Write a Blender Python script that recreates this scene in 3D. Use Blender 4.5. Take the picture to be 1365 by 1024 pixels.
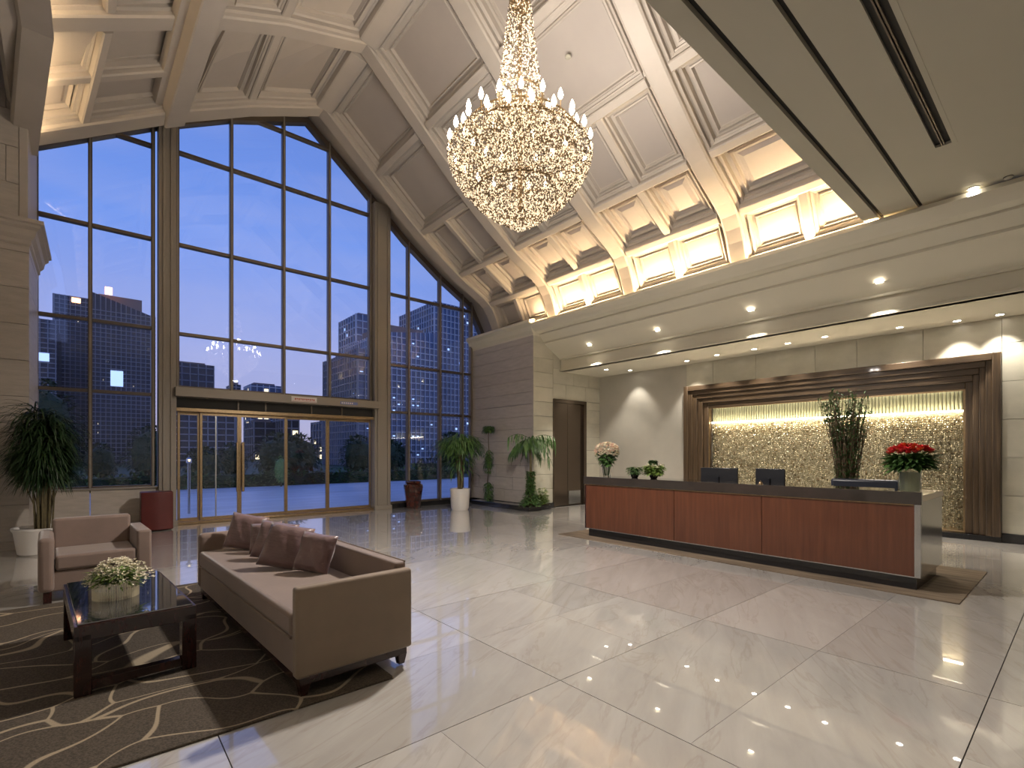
import bpy, math, random
from mathutils import Vector as V, Matrix
R = math.radians
rnd = random.Random(7)
for o in list(bpy.data.objects): bpy.data.objects.remove(o)
scn = bpy.context.scene
col = scn.collection

# ------------------------------------------------------------------ camera
cam_d = bpy.data.cameras.new('camera'); cam = bpy.data.objects.new('camera', cam_d); col.objects.link(cam)
cam.location = (0, 0, 1.6); cam.rotation_euler = (R(90), 0, R(49.662 - 90))
cam_d.sensor_width = 36; cam_d.lens = 656 / 1365 * 36; cam_d.shift_y = (604 - 512) / 1365
cam_d.clip_start = .05; cam_d.clip_end = 2000
scn.camera = cam
scn.view_settings.view_transform = 'Standard'; scn.view_settings.look = 'None'
scn.view_settings.exposure = 0.42; scn.view_settings.gamma = 1; scn.view_settings.use_curve_mapping = False
scn.cycles.sample_clamp_indirect = 6.0
scn.cycles.max_bounces = 8
scn.cycles.transparent_max_bounces = 12

# light levels
SKY = 1.02; COVE = 210.0; CHAND = 19.0; DOWN = 42.0; NICHE = 22.0

# ------------------------------------------------------------------ world: dusk sky
w = bpy.data.worlds.new('dusk_sky'); scn.world = w; w.use_nodes = True
nt = w.node_tree; nt.nodes.clear()
def N(t, k, **kw):
    n = t.nodes.new(k)
    for a, b in kw.items():
        if a in n.inputs: n.inputs[a].default_value = b
        else: setattr(n, a, b)
    return n
def ramp(t, stops, interp='LINEAR'):
    n = t.nodes.new('ShaderNodeValToRGB'); n.color_ramp.interpolation = interp
    e = n.color_ramp.elements
    while len(e) < len(stops): e.new(.5)
    for i, (p, c) in enumerate(stops):
        e[i].position = p; e[i].color = (*c, 1) if len(c) == 3 else c
    return n
tc = N(nt, 'ShaderNodeTexCoord'); sp = N(nt, 'ShaderNodeSeparateXYZ'); nt.links.new(tc.outputs['Generated'], sp.inputs[0])
rp = ramp(nt, [(0, (.05, .06, .09)), (.49, (.12, .13, .18)), (.50, (.42, .38, .50)), (.58, (.30, .34, .62)), (.68, (.16, .28, .70)), (1, (.06, .12, .45))])
mr = N(nt, 'ShaderNodeMapRange'); mr.inputs[1].default_value = -1; mr.inputs[2].default_value = 1
nz = N(nt, 'ShaderNodeTexNoise', Scale=2.2, Detail=5.0); mp = N(nt, 'ShaderNodeMapping'); mp.inputs['Scale'].default_value = (1, 1, 5)
nt.links.new(tc.outputs['Generated'], mp.inputs[0]); nt.links.new(mp.outputs[0], nz.inputs[0])
cr = ramp(nt, [(.45, (0, 0, 0)), (.75, (1, 1, 1))]); nt.links.new(nz.outputs[0], cr.inputs[0])
mx = N(nt, 'ShaderNodeMixRGB', blend_type='MIX'); mx.inputs[2].default_value = (.42, .42, .62, 1)
ml = N(nt, 'ShaderNodeMath', operation='MULTIPLY'); ml.inputs[1].default_value = .3
nt.links.new(cr.outputs[0], ml.inputs[0]); nt.links.new(ml.outputs[0], mx.inputs[0])
nt.links.new(sp.outputs[2], mr.inputs[0]); nt.links.new(mr.outputs[0], rp.inputs[0]); nt.links.new(rp.outputs[0], mx.inputs[1])
bg = N(nt, 'ShaderNodeBackground', Strength=SKY); nt.links.new(mx.outputs[0], bg.inputs[0])
ow = N(nt, 'ShaderNodeOutputWorld'); nt.links.new(bg.outputs[0], ow.inputs[0])

# ------------------------------------------------------------------ materials
def mat(name, c, rough=.5, metal=0, spec=.5, coat=0, noise=0, nscale=8, stretch=(1, 1, 1), c2=None, bump=0, bscale=60, trans=0, subs=0, rand=0, sheen=0, ior=1.5, coord='Object', bstretch=None):
    m = bpy.data.materials.new(name); m.use_nodes = True; t = m.node_tree; b = t.nodes['Principled BSDF']
    b.inputs['Base Color'].default_value = (*c, 1); b.inputs['Roughness'].default_value = rough; b.inputs['Metallic'].default_value = metal
    b.inputs['Specular IOR Level'].default_value = spec; b.inputs['Coat Weight'].default_value = coat; b.inputs['Transmission Weight'].default_value = trans
    b.inputs['Sheen Weight'].default_value = sheen; b.inputs['IOR'].default_value = ior; b.inputs['Coat Roughness'].default_value = .05
    tcn = N(t, 'ShaderNodeTexCoord'); src = tcn.outputs[coord]
    if rand:
        oi = N(t, 'ShaderNodeObjectInfo'); ad = N(t, 'ShaderNodeVectorMath', operation='ADD'); sc_ = N(t, 'ShaderNodeVectorMath', operation='SCALE')
        cx = N(t, 'ShaderNodeCombineXYZ')
        for i in range(3): t.links.new(oi.outputs['Random'], cx.inputs[i])
        sc_.inputs['Scale'].default_value = rand; t.links.new(cx.outputs[0], sc_.inputs[0])
        t.links.new(src, ad.inputs[0]); t.links.new(sc_.outputs[0], ad.inputs[1]); src = ad.outputs[0]
    if noise or c2:
        mpn = N(t, 'ShaderNodeMapping'); mpn.inputs['Scale'].default_value = stretch; t.links.new(src, mpn.inputs[0])
        nn = N(t, 'ShaderNodeTexNoise', Scale=nscale, Detail=6.0, Roughness=.6); t.links.new(mpn.outputs[0], nn.inputs[0])
        cc = c2 or tuple(min(1, x * (1 - noise)) for x in c)
        r_ = ramp(t, [(.32, cc), (.68, c)]); t.links.new(nn.outputs[0], r_.inputs[0]); t.links.new(r_.outputs[0], b.inputs['Base Color'])
    if bump:
        mb = N(t, 'ShaderNodeMapping'); mb.inputs['Scale'].default_value = bstretch or (1, 1, 1); t.links.new(src, mb.inputs[0])
        n2 = N(t, 'ShaderNodeTexNoise', Scale=bscale, Detail=4.0); t.links.new(mb.outputs[0], n2.inputs[0])
        bp = N(t, 'ShaderNodeBump', Strength=bump, Distance=.01); t.links.new(n2.outputs[0], bp.inputs['Height']); t.links.new(bp.outputs[0], b.inputs['Normal'])
    return m
def emis(name, c, s, sampling=None):
    m = bpy.data.materials.new(name); m.use_nodes = True; t = m.node_tree; b = t.nodes['Principled BSDF']
    b.inputs['Base Color'].default_value = (*c, 1); b.inputs['Emission Color'].default_value = (*c, 1); b.inputs['Emission Strength'].default_value = s
    if sampling: m.cycles.emission_sampling = sampling
    return m
M = {}
M['plaster'] = mat('vault_plaster', (.47, .42, .37), .55, noise=.08, nscale=2)
M['panelp'] = mat('panel_plaster', (.41, .365, .33), .55, noise=.06, nscale=1.5)
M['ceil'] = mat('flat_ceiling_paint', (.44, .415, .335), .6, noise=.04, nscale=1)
M['ceil_lit'] = mat('ceiling_paint_lit', (.70, .66, .54), .6, noise=.04, nscale=1)  # ceiling paint copy, lightened to add bounce light over aisle and desk
M['dark'] = mat('dark_gap', (.03, .028, .025), .7)
M['stone'] = mat('beige_limestone', (.50, .45, .40), .45, c2=(.41, .37, .325), nscale=3, stretch=(1, 1, 5), rand=30, bump=.15, bscale=25, bstretch=(1, 1, 8))
M['stonew'] = mat('pale_wall_marble', (.60, .57, .47), .3, c2=(.47, .45, .37), nscale=1.3, stretch=(1, 1, 1.5), rand=20)
M['wallp'] = mat('smooth_wall_stone', (.52, .49, .43), .4, c2=(.45, .43, .38), nscale=1.2)
M['black'] = mat('black_stone', (.015, .015, .017), .12, coat=.3)
M['bronze'] = mat('window_bronze', (.15, .12, .092), .38, metal=.55)
M['beigem'] = mat('pier_beige_metal', (.29, .255, .215), .45, metal=.15)
M['gold'] = mat('brass', (.42, .30, .17), .32, metal=.8, noise=.3, nscale=30)
M['elev'] = mat('elevator_bronze', (.14, .11, .085), .2, metal=.85)
M['tabletop'] = mat('dark_glass_top', (.02, .022, .03), .03, spec=1, coat=1, ior=2.0)
M['wood'] = mat('cherry_wood', (.13, .046, .022), .3, c2=(.085, .028, .014), nscale=4, stretch=(4, 4, .3), coat=.15, rand=12)
M['dwood'] = mat('dark_wood', (.045, .012, .010), .25, c2=(.02, .007, .006), nscale=9, stretch=(2, 2, .6), coat=.3)
M['counter'] = mat('dark_polished_counter', (.04, .032, .028), .07, coat=.6, c2=(.03, .025, .022), nscale=4)
M['endp'] = mat('polished_grey_end_panel', (.30, .275, .24), .14, metal=.55)
M['cream'] = mat('cream_counter', (.62, .53, .38), .25)
M['frame'] = mat('striped_brown_jamb', (.12, .078, .043), .4, c2=(.042, .027, .016), nscale=5, stretch=(1, 6, .2), coat=.1)
M['frameh'] = mat('striped_brown_head', (.12, .078, .043), .4, c2=(.042, .027, .016), nscale=5, stretch=(1, .2, 6), coat=.1)
M['sofa'] = mat('taupe_fabric', (.235, .165, .135), .7, noise=.18, nscale=3, bump=.12, bscale=260, sheen=.4)
M['sofab'] = mat('tan_woven_fabric', (.25, .185, .13), .8, noise=.12, nscale=4, bump=.25, bscale=320, sheen=.3)
M['satin'] = mat('mauve_satin', (.21, .128, .128), .33, noise=.25, nscale=5, bump=.9, bscale=6, bstretch=(1, 1, 3), sheen=.3)
M['red'] = mat('burgundy_leather', (.11, .016, .014), .45, noise=.2, nscale=4)
M['white'] = mat('white_ceramic', (.72, .69, .66), .3, coat=.3)
M['urn'] = mat('oxblood_glaze', (.085, .016, .010), .14, coat=.6, c2=(.02, .008, .007), nscale=9)
M['soil'] = mat('soil', (.07, .045, .03), .9, noise=.5, nscale=60)
M['leafd'] = mat('dark_leaf', (.020, .052, .013), .45, noise=.5, nscale=6)
M['leaf'] = mat('green_leaf', (.08, .17, .042), .45, noise=.5, nscale=9)
M['leafl'] = mat('light_leaf', (.22, .34, .07), .5, noise=.4, nscale=12)
M['stem'] = mat('stem', (.14, .11, .05), .7, noise=.4, nscale=20)
M['twig'] = mat('twig', (.12, .075, .045), .8)
M['petalw'] = mat('cream_petal', (.90, .84, .68), .6)
M['petalp'] = mat('pink_petal', (.85, .62, .50), .6)
M['petalr'] = mat('red_petal', (.75, .04, .05), .5)
M['petalo'] = mat('orange_petal', (.75, .12, .04), .5)
M['steel'] = mat('brushed_steel', (.5, .5, .5), .25, metal=1)
M['screen'] = mat('black_monitor_plastic', (.012, .013, .017), .35)
M['leather'] = mat('navy_black_leather', (.018, .022, .035), .38)
M['treeleaf'] = mat('garden_leaf', (.028, .060, .020), .7, noise=.5, nscale=2)
M['pave'] = mat('pale_paving', (.80, .80, .85), .3, noise=.35, nscale=.35, stretch=(1, 3, 1))
M['pool'] = mat('wet_black_water', (.02, .03, .05), .08, bump=.3, bscale=3)
M['glassware'] = mat('clear_glass', (.9, .92, .9), .03, trans=1, ior=1.3)
M['tower'] = mat('tower_glass', (.045, .055, .085), .25, metal=.35, noise=.5, nscale=.12)
M['towerl'] = mat('pale_tower_glass', (.10, .15, .26), .2, metal=.4, noise=.5, nscale=.12)
M['mull'] = mat('tower_grid', (.30, .30, .33), .6)
M['mulll'] = mat('tower_grid_pale', (.55, .60, .68), .5)
M['roof'] = mat('tower_roof_stone', (.22, .17, .16), .8)
M['e_cove'] = emis('warm_led', (1, .72, .40), COVE)
M['e_cove2'] = emis('warm_led_left', (1, .76, .46), COVE * .10)
M['e_niche'] = emis('niche_led', (1, .82, .58), NICHE)
M['e_niche2'] = emis('niche_top_led', (1, .88, .68), 4)
M['e_bulb'] = emis('candle_bulb_glow', (1, .86, .66), 16)
M['e_down'] = emis('downlight_glow', (1, .90, .74), 25)
M['e_bead'] = emis('sparkle_bead', (1, .81, .57), .8, 'NONE')  # crystal sparkle put in as glow on part of the beads
M['e_win'] = emis('lit_office_window', (1, .80, .50), 1.3, 'NONE')
M['e_winb'] = emis('cool_lit_window', (.45, .62, 1), 1.1, 'NONE')
M['e_beacon'] = emis('roof_sign_glow', (1, .45, .2), 5, 'NONE')
M['e_screen'] = emis('blue_screen', (.15, .25, 1), 1.5)
M['crystal'] = mat('cut_crystal', (.20, .15, .09), .3, metal=.8)
M['bead'] = mat('gold_bead', (.75, .68, .48), .22, metal=.55, noise=.6, nscale=14)
M['beadback'] = mat('gilt_back_panel', (.55, .50, .34), .35, metal=.3, c2=(.22, .19, .10), nscale=22)
M['flute'] = mat('fluted_green_glass', (.40, .42, .29), .35, coat=.2)
M['sign'] = mat('sign_white', (.75, .70, .66), .5)
M['signr'] = mat('sign_red', (.5, .08, .04), .5)
M['signb'] = mat('sticker_blue', (.16, .2, .45), .5)

def glass_mat():                                   # thin architectural glass: see-through plus a fresnel mirror
    m = bpy.data.materials.new('window_glass'); m.use_nodes = True; t = m.node_tree; t.nodes.clear()
    tr = N(t, 'ShaderNodeBsdfTransparent'); tr.inputs[0].default_value = (.93, .95, .98, 1)
    gl = N(t, 'ShaderNodeBsdfGlossy'); gl.inputs['Roughness'].default_value = .012; gl.inputs[0].default_value = (.9, .95, 1, 1)
    fr = N(t, 'ShaderNodeFresnel'); fr.inputs[0].default_value = 1.5
    mm = N(t, 'ShaderNodeMixShader'); o = N(t, 'ShaderNodeOutputMaterial')
    t.links.new(fr.outputs[0], mm.inputs[0]); t.links.new(tr.outputs[0], mm.inputs[1]); t.links.new(gl.outputs[0], mm.inputs[2]); t.links.new(mm.outputs[0], o.inputs[0])
    return m
M['glass'] = glass_mat()

def marble():
    m = bpy.data.materials.new('floor_marble'); m.use_nodes = True; t = m.node_tree; b = t.nodes['Principled BSDF']
    g = N(t, 'ShaderNodeNewGeometry'); oi = N(t, 'ShaderNodeObjectInfo')
    cx = N(t, 'ShaderNodeCombineXYZ'); sc_ = N(t, 'ShaderNodeVectorMath', operation='SCALE'); sc_.inputs['Scale'].default_value = 37
    for i in range(3): t.links.new(oi.outputs['Random'], cx.inputs[i])
    t.links.new(cx.outputs[0], sc_.inputs[0]); ad = N(t, 'ShaderNodeVectorMath', operation='ADD')
    rt = N(t, 'ShaderNodeMapping'); rt.inputs['Rotation'].default_value = (0, 0, R(-28)); rt.inputs['Scale'].default_value = (1, 1, 1)
    t.links.new(g.outputs['Position'], rt.inputs[0]); t.links.new(rt.outputs[0], ad.inputs[0]); t.links.new(sc_.outputs[0], ad.inputs[1])
    st = N(t, 'ShaderNodeMapping'); st.inputs['Scale'].default_value = (.7, 3.4, 1); t.links.new(ad.outputs[0], st.inputs[0])
    n1 = N(t, 'ShaderNodeTexNoise', Scale=1.4, Detail=9.0, Roughness=.62, Distortion=.6); t.links.new(st.outputs[0], n1.inputs[0])
    r1 = ramp(t, [(.22, (.46, .435, .41)), (.5, (.53, .505, .475)), (.78, (.60, .58, .55))]); t.links.new(n1.outputs[0], r1.inputs[0])
    n2 = N(t, 'ShaderNodeTexNoise', Scale=.55, Detail=6.0, Roughness=.55, Distortion=1.6); t.links.new(st.outputs[0], n2.inputs[0])
    r2 = ramp(t, [(.478, (0, 0, 0)), (.5, (1, 1, 1)), (.522, (0, 0, 0))]); t.links.new(n2.outputs[0], r2.inputs[0])
    ml = N(t, 'ShaderNodeMath', operation='MULTIPLY'); ml.inputs[1].default_value = .22; t.links.new(r2.outputs[0], ml.inputs[0])
    x1 = N(t, 'ShaderNodeMixRGB'); x1.inputs[2].default_value = (.30, .23, .175, 1); t.links.new(ml.outputs[0], x1.inputs[0]); t.links.new(r1.outputs[0], x1.inputs[1])
    hv = N(t, 'ShaderNodeHueSaturation'); mr_ = N(t, 'ShaderNodeMapRange'); mr_.inputs[3].default_value = .9; mr_.inputs[4].default_value = 1.08
    t.links.new(oi.outputs['Random'], mr_.inputs[0]); t.links.new(mr_.outputs[0], hv.inputs['Value']); t.links.new(x1.outputs[0], hv.inputs['Color'])
    t.links.new(hv.outputs[0], b.inputs['Base Color'])
    b.inputs['Roughness'].default_value = .16; b.inputs['IOR'].default_value = 1.6; b.inputs['Coat Weight'].default_value = 1; b.inputs['Coat Roughness'].default_value = .015; b.inputs['Coat IOR'].default_value = 1.6
    return m
M['marble'] = marble()

def rugmat():
    m = bpy.data.materials.new('leaf_line_rug'); m.use_nodes = True; t = m.node_tree; b = t.nodes['Principled BSDF']
    g = N(t, 'ShaderNodeTexCoord'); n = N(t, 'ShaderNodeTexNoise', Scale=1.9, Detail=0.0)
    t.links.new(g.outputs['Object'], n.inputs[0])
    s = N(t, 'ShaderNodeVectorMath', operation='SCALE'); s.inputs['Scale'].default_value = .62; t.links.new(n.outputs['Color'], s.inputs[0])
    a = N(t, 'ShaderNodeVectorMath', operation='ADD'); t.links.new(g.outputs['Object'], a.inputs[0]); t.links.new(s.outputs[0], a.inputs[1])
    mp_ = N(t, 'ShaderNodeMapping'); mp_.inputs['Rotation'].default_value = (0, 0, R(35)); mp_.inputs['Scale'].default_value = (1.35, 2.7, 0); t.links.new(a.outputs[0], mp_.inputs[0])
    v = N(t, 'ShaderNodeTexVoronoi', feature='DISTANCE_TO_EDGE', Scale=1.0); t.links.new(mp_.outputs[0], v.inputs['Vector'])
    r_ = ramp(t, [(.015, (1, 1, 1)), (.026, (0, 0, 0))]); t.links.new(v.outputs[0], r_.inputs[0])
    fz = N(t, 'ShaderNodeTexNoise', Scale=90.0, Detail=3.0); t.links.new(g.outputs['Object'], fz.inputs[0])
    r2 = ramp(t, [(.3, (.042, .032, .023)), (.7, (.108, .085, .062))]); t.links.new(fz.outputs[0], r2.inputs[0])
    x = N(t, 'ShaderNodeMixRGB'); x.inputs[2].default_value = (.36, .29, .20, 1); t.links.new(r_.outputs[0], x.inputs[0]); t.links.new(r2.outputs[0], x.inputs[1])
    t.links.new(x.outputs[0], b.inputs['Base Color']); b.inputs['Roughness'].default_value = .95
    bp = N(t, 'ShaderNodeBump', Strength=.5, Distance=.01); t.links.new(fz.outputs[0], bp.inputs['Height']); t.links.new(bp.outputs[0], b.inputs['Normal'])
    return m
M['rug'] = rugmat()
M['mat2'] = mat('striped_runner', (.24, .18, .12), .85, c2=(.09, .065, .042), nscale=9, stretch=(1, .12, 1), bump=.3, bscale=200)

# ------------------------------------------------------------------ mesh helpers
class MB:
    def __init__(s): s.v = []; s.f = []; s.m = []; s.mi = 0
    def add(s, vs, fs):
        k = len(s.v); s.v += [tuple(p) for p in vs]; s.f += [tuple(k + i for i in f) for f in fs]; s.m += [s.mi] * len(fs)
    def box(s, x0, x1, y0, y1, z0, z1):
        s.add([(x0, y0, z0), (x1, y0, z0), (x1, y1, z0), (x0, y1, z0), (x0, y0, z1), (x1, y0, z1), (x1, y1, z1), (x0, y1, z1)],
              [(3, 2, 1, 0), (4, 5, 6, 7), (0, 1, 5, 4), (1, 2, 6, 5), (2, 3, 7, 6), (3, 0, 4, 7)]); return s
    def lathe(s, prof, n=24, c=(0, 0, 0), cap=True):
        vs = []
        for r, z in prof:
            for i in range(n):
                a = 2 * math.pi * i / n; vs.append((c[0] + r * math.cos(a), c[1] + r * math.sin(a), c[2] + z))
        fs = []
        for k in range(len(prof) - 1):
            for i in range(n): fs.append((k * n + i, k * n + (i + 1) % n, (k + 1) * n + (i + 1) % n, (k + 1) * n + i))
        if cap: fs.append(tuple(reversed(range(n)))); fs.append(tuple((len(prof) - 1) * n + i for i in range(n)))
        s.add(vs, fs); return s
    def tube(s, pts, r, n=6):
        pts = [V(p) for p in pts]; rs = r if isinstance(r, (list, tuple)) else [r] * len(pts)
        vs = []
        for i, p in enumerate(pts):
            d = (pts[min(i + 1, len(pts) - 1)] - pts[max(i - 1, 0)]).normalized()
            u = d.cross(V((0, 0, 1)) if abs(d.z) < .9 else V((1, 0, 0))).normalized(); q = d.cross(u)
            for k in range(n):
                a = 2 * math.pi * k / n; vs.append(p + (u * math.cos(a) + q * math.sin(a)) * rs[i])
        fs = [(i * n + k, i * n + (k + 1) % n, (i + 1) * n + (k + 1) % n, (i + 1) * n + k) for i in range(len(pts) - 1) for k in range(n)]
        fs += [tuple(reversed(range(n))), tuple((len(pts) - 1) * n + k for k in range(n))]
        s.add(vs, fs); return s
    def octa(s, c, r, h):
        x, y, z = c
        a = rnd.random() * 1.57; dx, dy = r * math.cos(a), r * math.sin(a)
        s.add([(x + dx, y + dy, z), (x - dy, y + dx, z), (x - dx, y - dy, z), (x + dy, y - dx, z), (x, y, z + h), (x, y, z - h)],
              [(0, 1, 4), (1, 2, 4), (2, 3, 4), (3, 0, 4), (1, 0, 5), (2, 1, 5), (3, 2, 5), (0, 3, 5)])
    def blade(s, b, d, L, wd, droop=.5, n=4):      # a bent leaf with a folded middle
        b = V(b); d = V(d).normalized(); sd = d.cross(V((0, 0, 1)))
        sd = sd.normalized() if sd.length > .01 else V((1, 0, 0))
        vs = []; p = b.copy()
        for i in range(n + 1):
            t = i / n; ww = wd * (math.sin(math.pi * min(1, .12 + .88 * t)) ** .7 if t < 1 else .05) * .5
            vs += [p - sd * ww, p + V((0, 0, -ww * .35)), p + sd * ww]
            d = (d + V((0, 0, -droop / n * (1 + t)))).normalized(); p = p + d * (L / n)
        fs = []
        for i in range(n):
            a = i * 3; fs += [(a, a + 1, a + 4, a + 3), (a + 1, a + 2, a + 5, a + 4)]
        s.add(vs, fs)
    def sweep(s, sec, path, closed=True):          # path: list of functions mapping a section point to 3D
        n = len(sec); vs = [fn(p) for fn in path for p in sec]
        fs = [(i * n + k, i * n + (k + 1) % n, (i + 1) * n + (k + 1) % n, (i + 1) * n + k) for i in range(len(path) - 1) for k in range(n if closed else n - 1)]
        if closed: fs += [tuple(reversed(range(n))), tuple((len(path) - 1) * n + k for k in range(n))]
        s.add(vs, fs); return s
    def build(s, name, m, parent=None, bevel=0, smooth=False, seg=2, loc=None, rz=0):
        me = bpy.data.meshes.new(name); me.from_pydata(s.v, [], s.f)
        ms = m if isinstance(m, (list, tuple)) else [m]
        for x in ms: me.materials.append(M[x] if isinstance(x, str) else x)
        if len(ms) > 1: me.polygons.foreach_set('material_index', s.m)
        if smooth:
            me.polygons.foreach_set('use_smooth', [True] * len(me.polygons))
        me.validate(); me.update()
        o = bpy.data.objects.new(name, me); col.objects.link(o)
        if parent: o.parent = parent
        if loc: o.location = loc
        o.rotation_euler.z = rz
        if smooth and smooth != 'all': me.set_sharp_from_angle(angle=R(smooth if isinstance(smooth, (int, float)) and smooth > 1 else 40))
        if bevel:
            b = o.modifiers.new('bevel', 'BEVEL'); b.width = bevel; b.segments = seg; b.limit_method = 'ANGLE'
            if seg > 1: me.polygons.foreach_set('use_smooth', [True] * len(me.polygons)); me.set_sharp_from_angle(angle=R(50))
        return o
def bx(name, m, dims, parent=None, bevel=0, seg=2, **k): return MB().box(*dims).build(name, m, parent, bevel, seg=seg, **k)
def tag(o, label, cat, group=None, kind=None):
    o['label'] = label; o['category'] = cat
    if group: o['group'] = group
    if kind: o['kind'] = kind
    return o
def empty(name, loc, label, cat, rz=0, group=None, kind=None):
    o = bpy.data.objects.new(name, None); col.objects.link(o); o.location = loc; o.rotation_euler.z = rz
    return tag(o, label, cat, group, kind)
def struct(name, label, cat, loc=(0, 0, 0)): return empty(name, loc, label, cat, kind='structure')
ORD = ['first', 'second', 'third', 'fourth', 'fifth', 'sixth', 'seventh', 'eighth', 'ninth', 'tenth']

# ------------------------------------------------------------------ dimensions
WY = 13.3        # glass wall
SX = 9.5         # right spring of the vault
BX = 12.4        # back wall of the reception
FZ = 5.3         # flat ceiling
# ------------------------------------------------------------------ floor of big marble tiles
floor = struct('floor', 'polished grey beige marble floor of large veined tiles', 'floor')
bx('subfloor', 'dark', (-1.4, 12.9, -2.6, 13.5, -.12, -.02), floor)
xs = [2.5 - .98 * 4 + .98 * 1 * i for i in range(16)]; ys = [2.42 - 1.97 * 2.5 + .985 * 0 + 1.97 * i * .5 for i in range(20)]
xs = [-1.4] + [x for x in [2.5 + 1.965 * k for k in range(-1, 6)] if -1.4 < x < 12.9] + [12.9]
ys = [-2.6] + [y for y in [2.42 + 1.985 * k for k in range(-2, 6)] if -2.6 < y < 13.4] + [13.45]
for i in range(len(xs) - 1):
    for j in range(len(ys) - 1):
        x0, x1, y0, y1 = xs[i], xs[i + 1], ys[j], ys[j + 1]
        ym = (y0 + y1) / 2 + rnd.choice((-.35, 0, .0, .25))
        for a, b in ((y0, ym), (ym, y1)):
            ga = .003 if a == y0 else .0012; gb = .003 if b == y1 else .0012
            xm = x0 + (x1 - x0) * rnd.choice((.5, .5, .62))
            for p, q in (((x0, xm), (xm, x1)) if (i + j) % 2 else ((x0, x1),)):
                gp = .003 if p == x0 else .0012; gq = .003 if q == x1 else .0012
                bx('floor_tile', 'marble', (p + gp, q - gq, a + ga, b - gb, -.02, 0), floor)

# ------------------------------------------------------------------ vault
def lerp(a, b, t): return a + (b - a) * t
def prof(y):
    t = max(0, min(1, (12.1 - y) / 2.55)); s = V((-.87 + .33 * t, 6.98 + .62 * t)); p = V((1.24 + .42 * t, 8.31 + .54 * t)); m = V((2.65, 9.08 + .2 * t)); a = V((4.15, 9.75))
    return [s, s.lerp(p, .34), p, m, a, V((5.45, 8.62)), V((6.75, 7.52)), V((8.0, 6.66)), V((9.10, 6.05)), V((9.5, 5.3))]
def nrm(pr, k):
    a = pr[max(k - 1, 0)]; b = pr[min(k + 1, 9)]
    d = (b - a).normalized(); return V((-d.y, d.x))
def vp(k, y, d=0):
    pr = prof(y); p = pr[k] + nrm(pr, k) * d; return V((p.x, y, p.y))
vault = struct('ceiling_1', 'tall pale coffered vault ceiling with ribs and recessed square panels', 'ceiling')
RY = [11.93, 9.5, 6.97, 4.42, 1.95]
def rib(yc, wd=.34):
    h = wd / 2
    sec = [(-h - .09, .30), (-h - .09, .19), (-h - .05, .17), (-h - .05, .10), (-h, .08), (-h, .025), (-h + .03, 0), (h - .03, 0), (h, .025), (h, .08), (h + .05, .10), (h + .05, .17), (h + .09, .19), (h + .09, .30)]
    path = []
    for k in range(9):
        n = 4 if k >= 4 else 2
        for i in range(n + (k == 8)):
            t = i / n
            def fn(p, k=k, t=t):
                y = yc + p[0]; pr = prof(y)
                q = [pr[max(0, min(9, k - 1))], pr[k], pr[k + 1], pr[min(9, k + 2)]]
                if k >= 5: pos = .5 * ((2 * q[1]) + (q[2] - q[0]) * t + (2 * q[0] - 5 * q[1] + 4 * q[2] - q[3]) * t * t + (3 * q[1] - q[0] - 3 * q[2] + q[3]) * t ** 3)
                else: pos = q[1].lerp(q[2], t)
                nn = nrm(pr, k).lerp(nrm(pr, k + 1), t).normalized()
                if k == 4: nn = nn
                pos = pos + nn * p[1]; return (pos.x, y, pos.y)
            path.append(fn)
    MB().sweep(sec, path).build('rib', 'plaster', vault)
for y in RY: rib(y, .40 if y == RY[0] else .34)
def purlin(k, y0, y1, wd, d0=.02):
    fl = .12 if k in (2, 4) else .07; h = wd / 2; sec = [(-h - fl, .30), (-h - fl, .17), (-h, .15), (-h, d0 + .02), (-h + .02, d0), (h - .02, d0), (h, d0 + .02), (h, .15), (h + fl, .17), (h + fl, .30)]
    path = []
    for y in (y0, y1):
        def fn(p, y=y):
            pr = prof(y); j = max(0, k - 1) if p[0] < 0 else min(8, k); t = (pr[j + 1] - pr[j]).normalized(); n = V((-t.y, t.x)); q = pr[k] + t * p[0] + n * p[1]; return (q.x, y, q.y)
        path.append(fn)
    MB().sweep(sec, path).build('purlin', 'plaster', vault)
def subrib(k, yc, wd=.16):
    h = wd / 2; sec = [(-h - .04, .30), (-h - .04, .17), (-h, .15), (-h, .07), (-h + .02, .05), (h - .02, .05), (h, .07), (h, .15), (h + .04, .17), (h + .04, .30)]
    path = []
    for t in (0.04, .5, .96):
        def fn(p, t=t):
            y = yc + p[0]; pr = prof(y); d = (pr[k + 1] - pr[k]).normalized(); n = V((-d.y, d.x)); q = pr[k].lerp(pr[k + 1], t) + n * p[1]; return (q.x, y, q.y)
        path.append(fn)
    MB().sweep(sec, path).build('cross_rib', 'plaster', vault)
PW = {0: .12, 1: .14, 2: .38, 3: .16, 4: .34, 5: .16, 6: .16, 7: .16, 8: .14, 9: .06}
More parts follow.
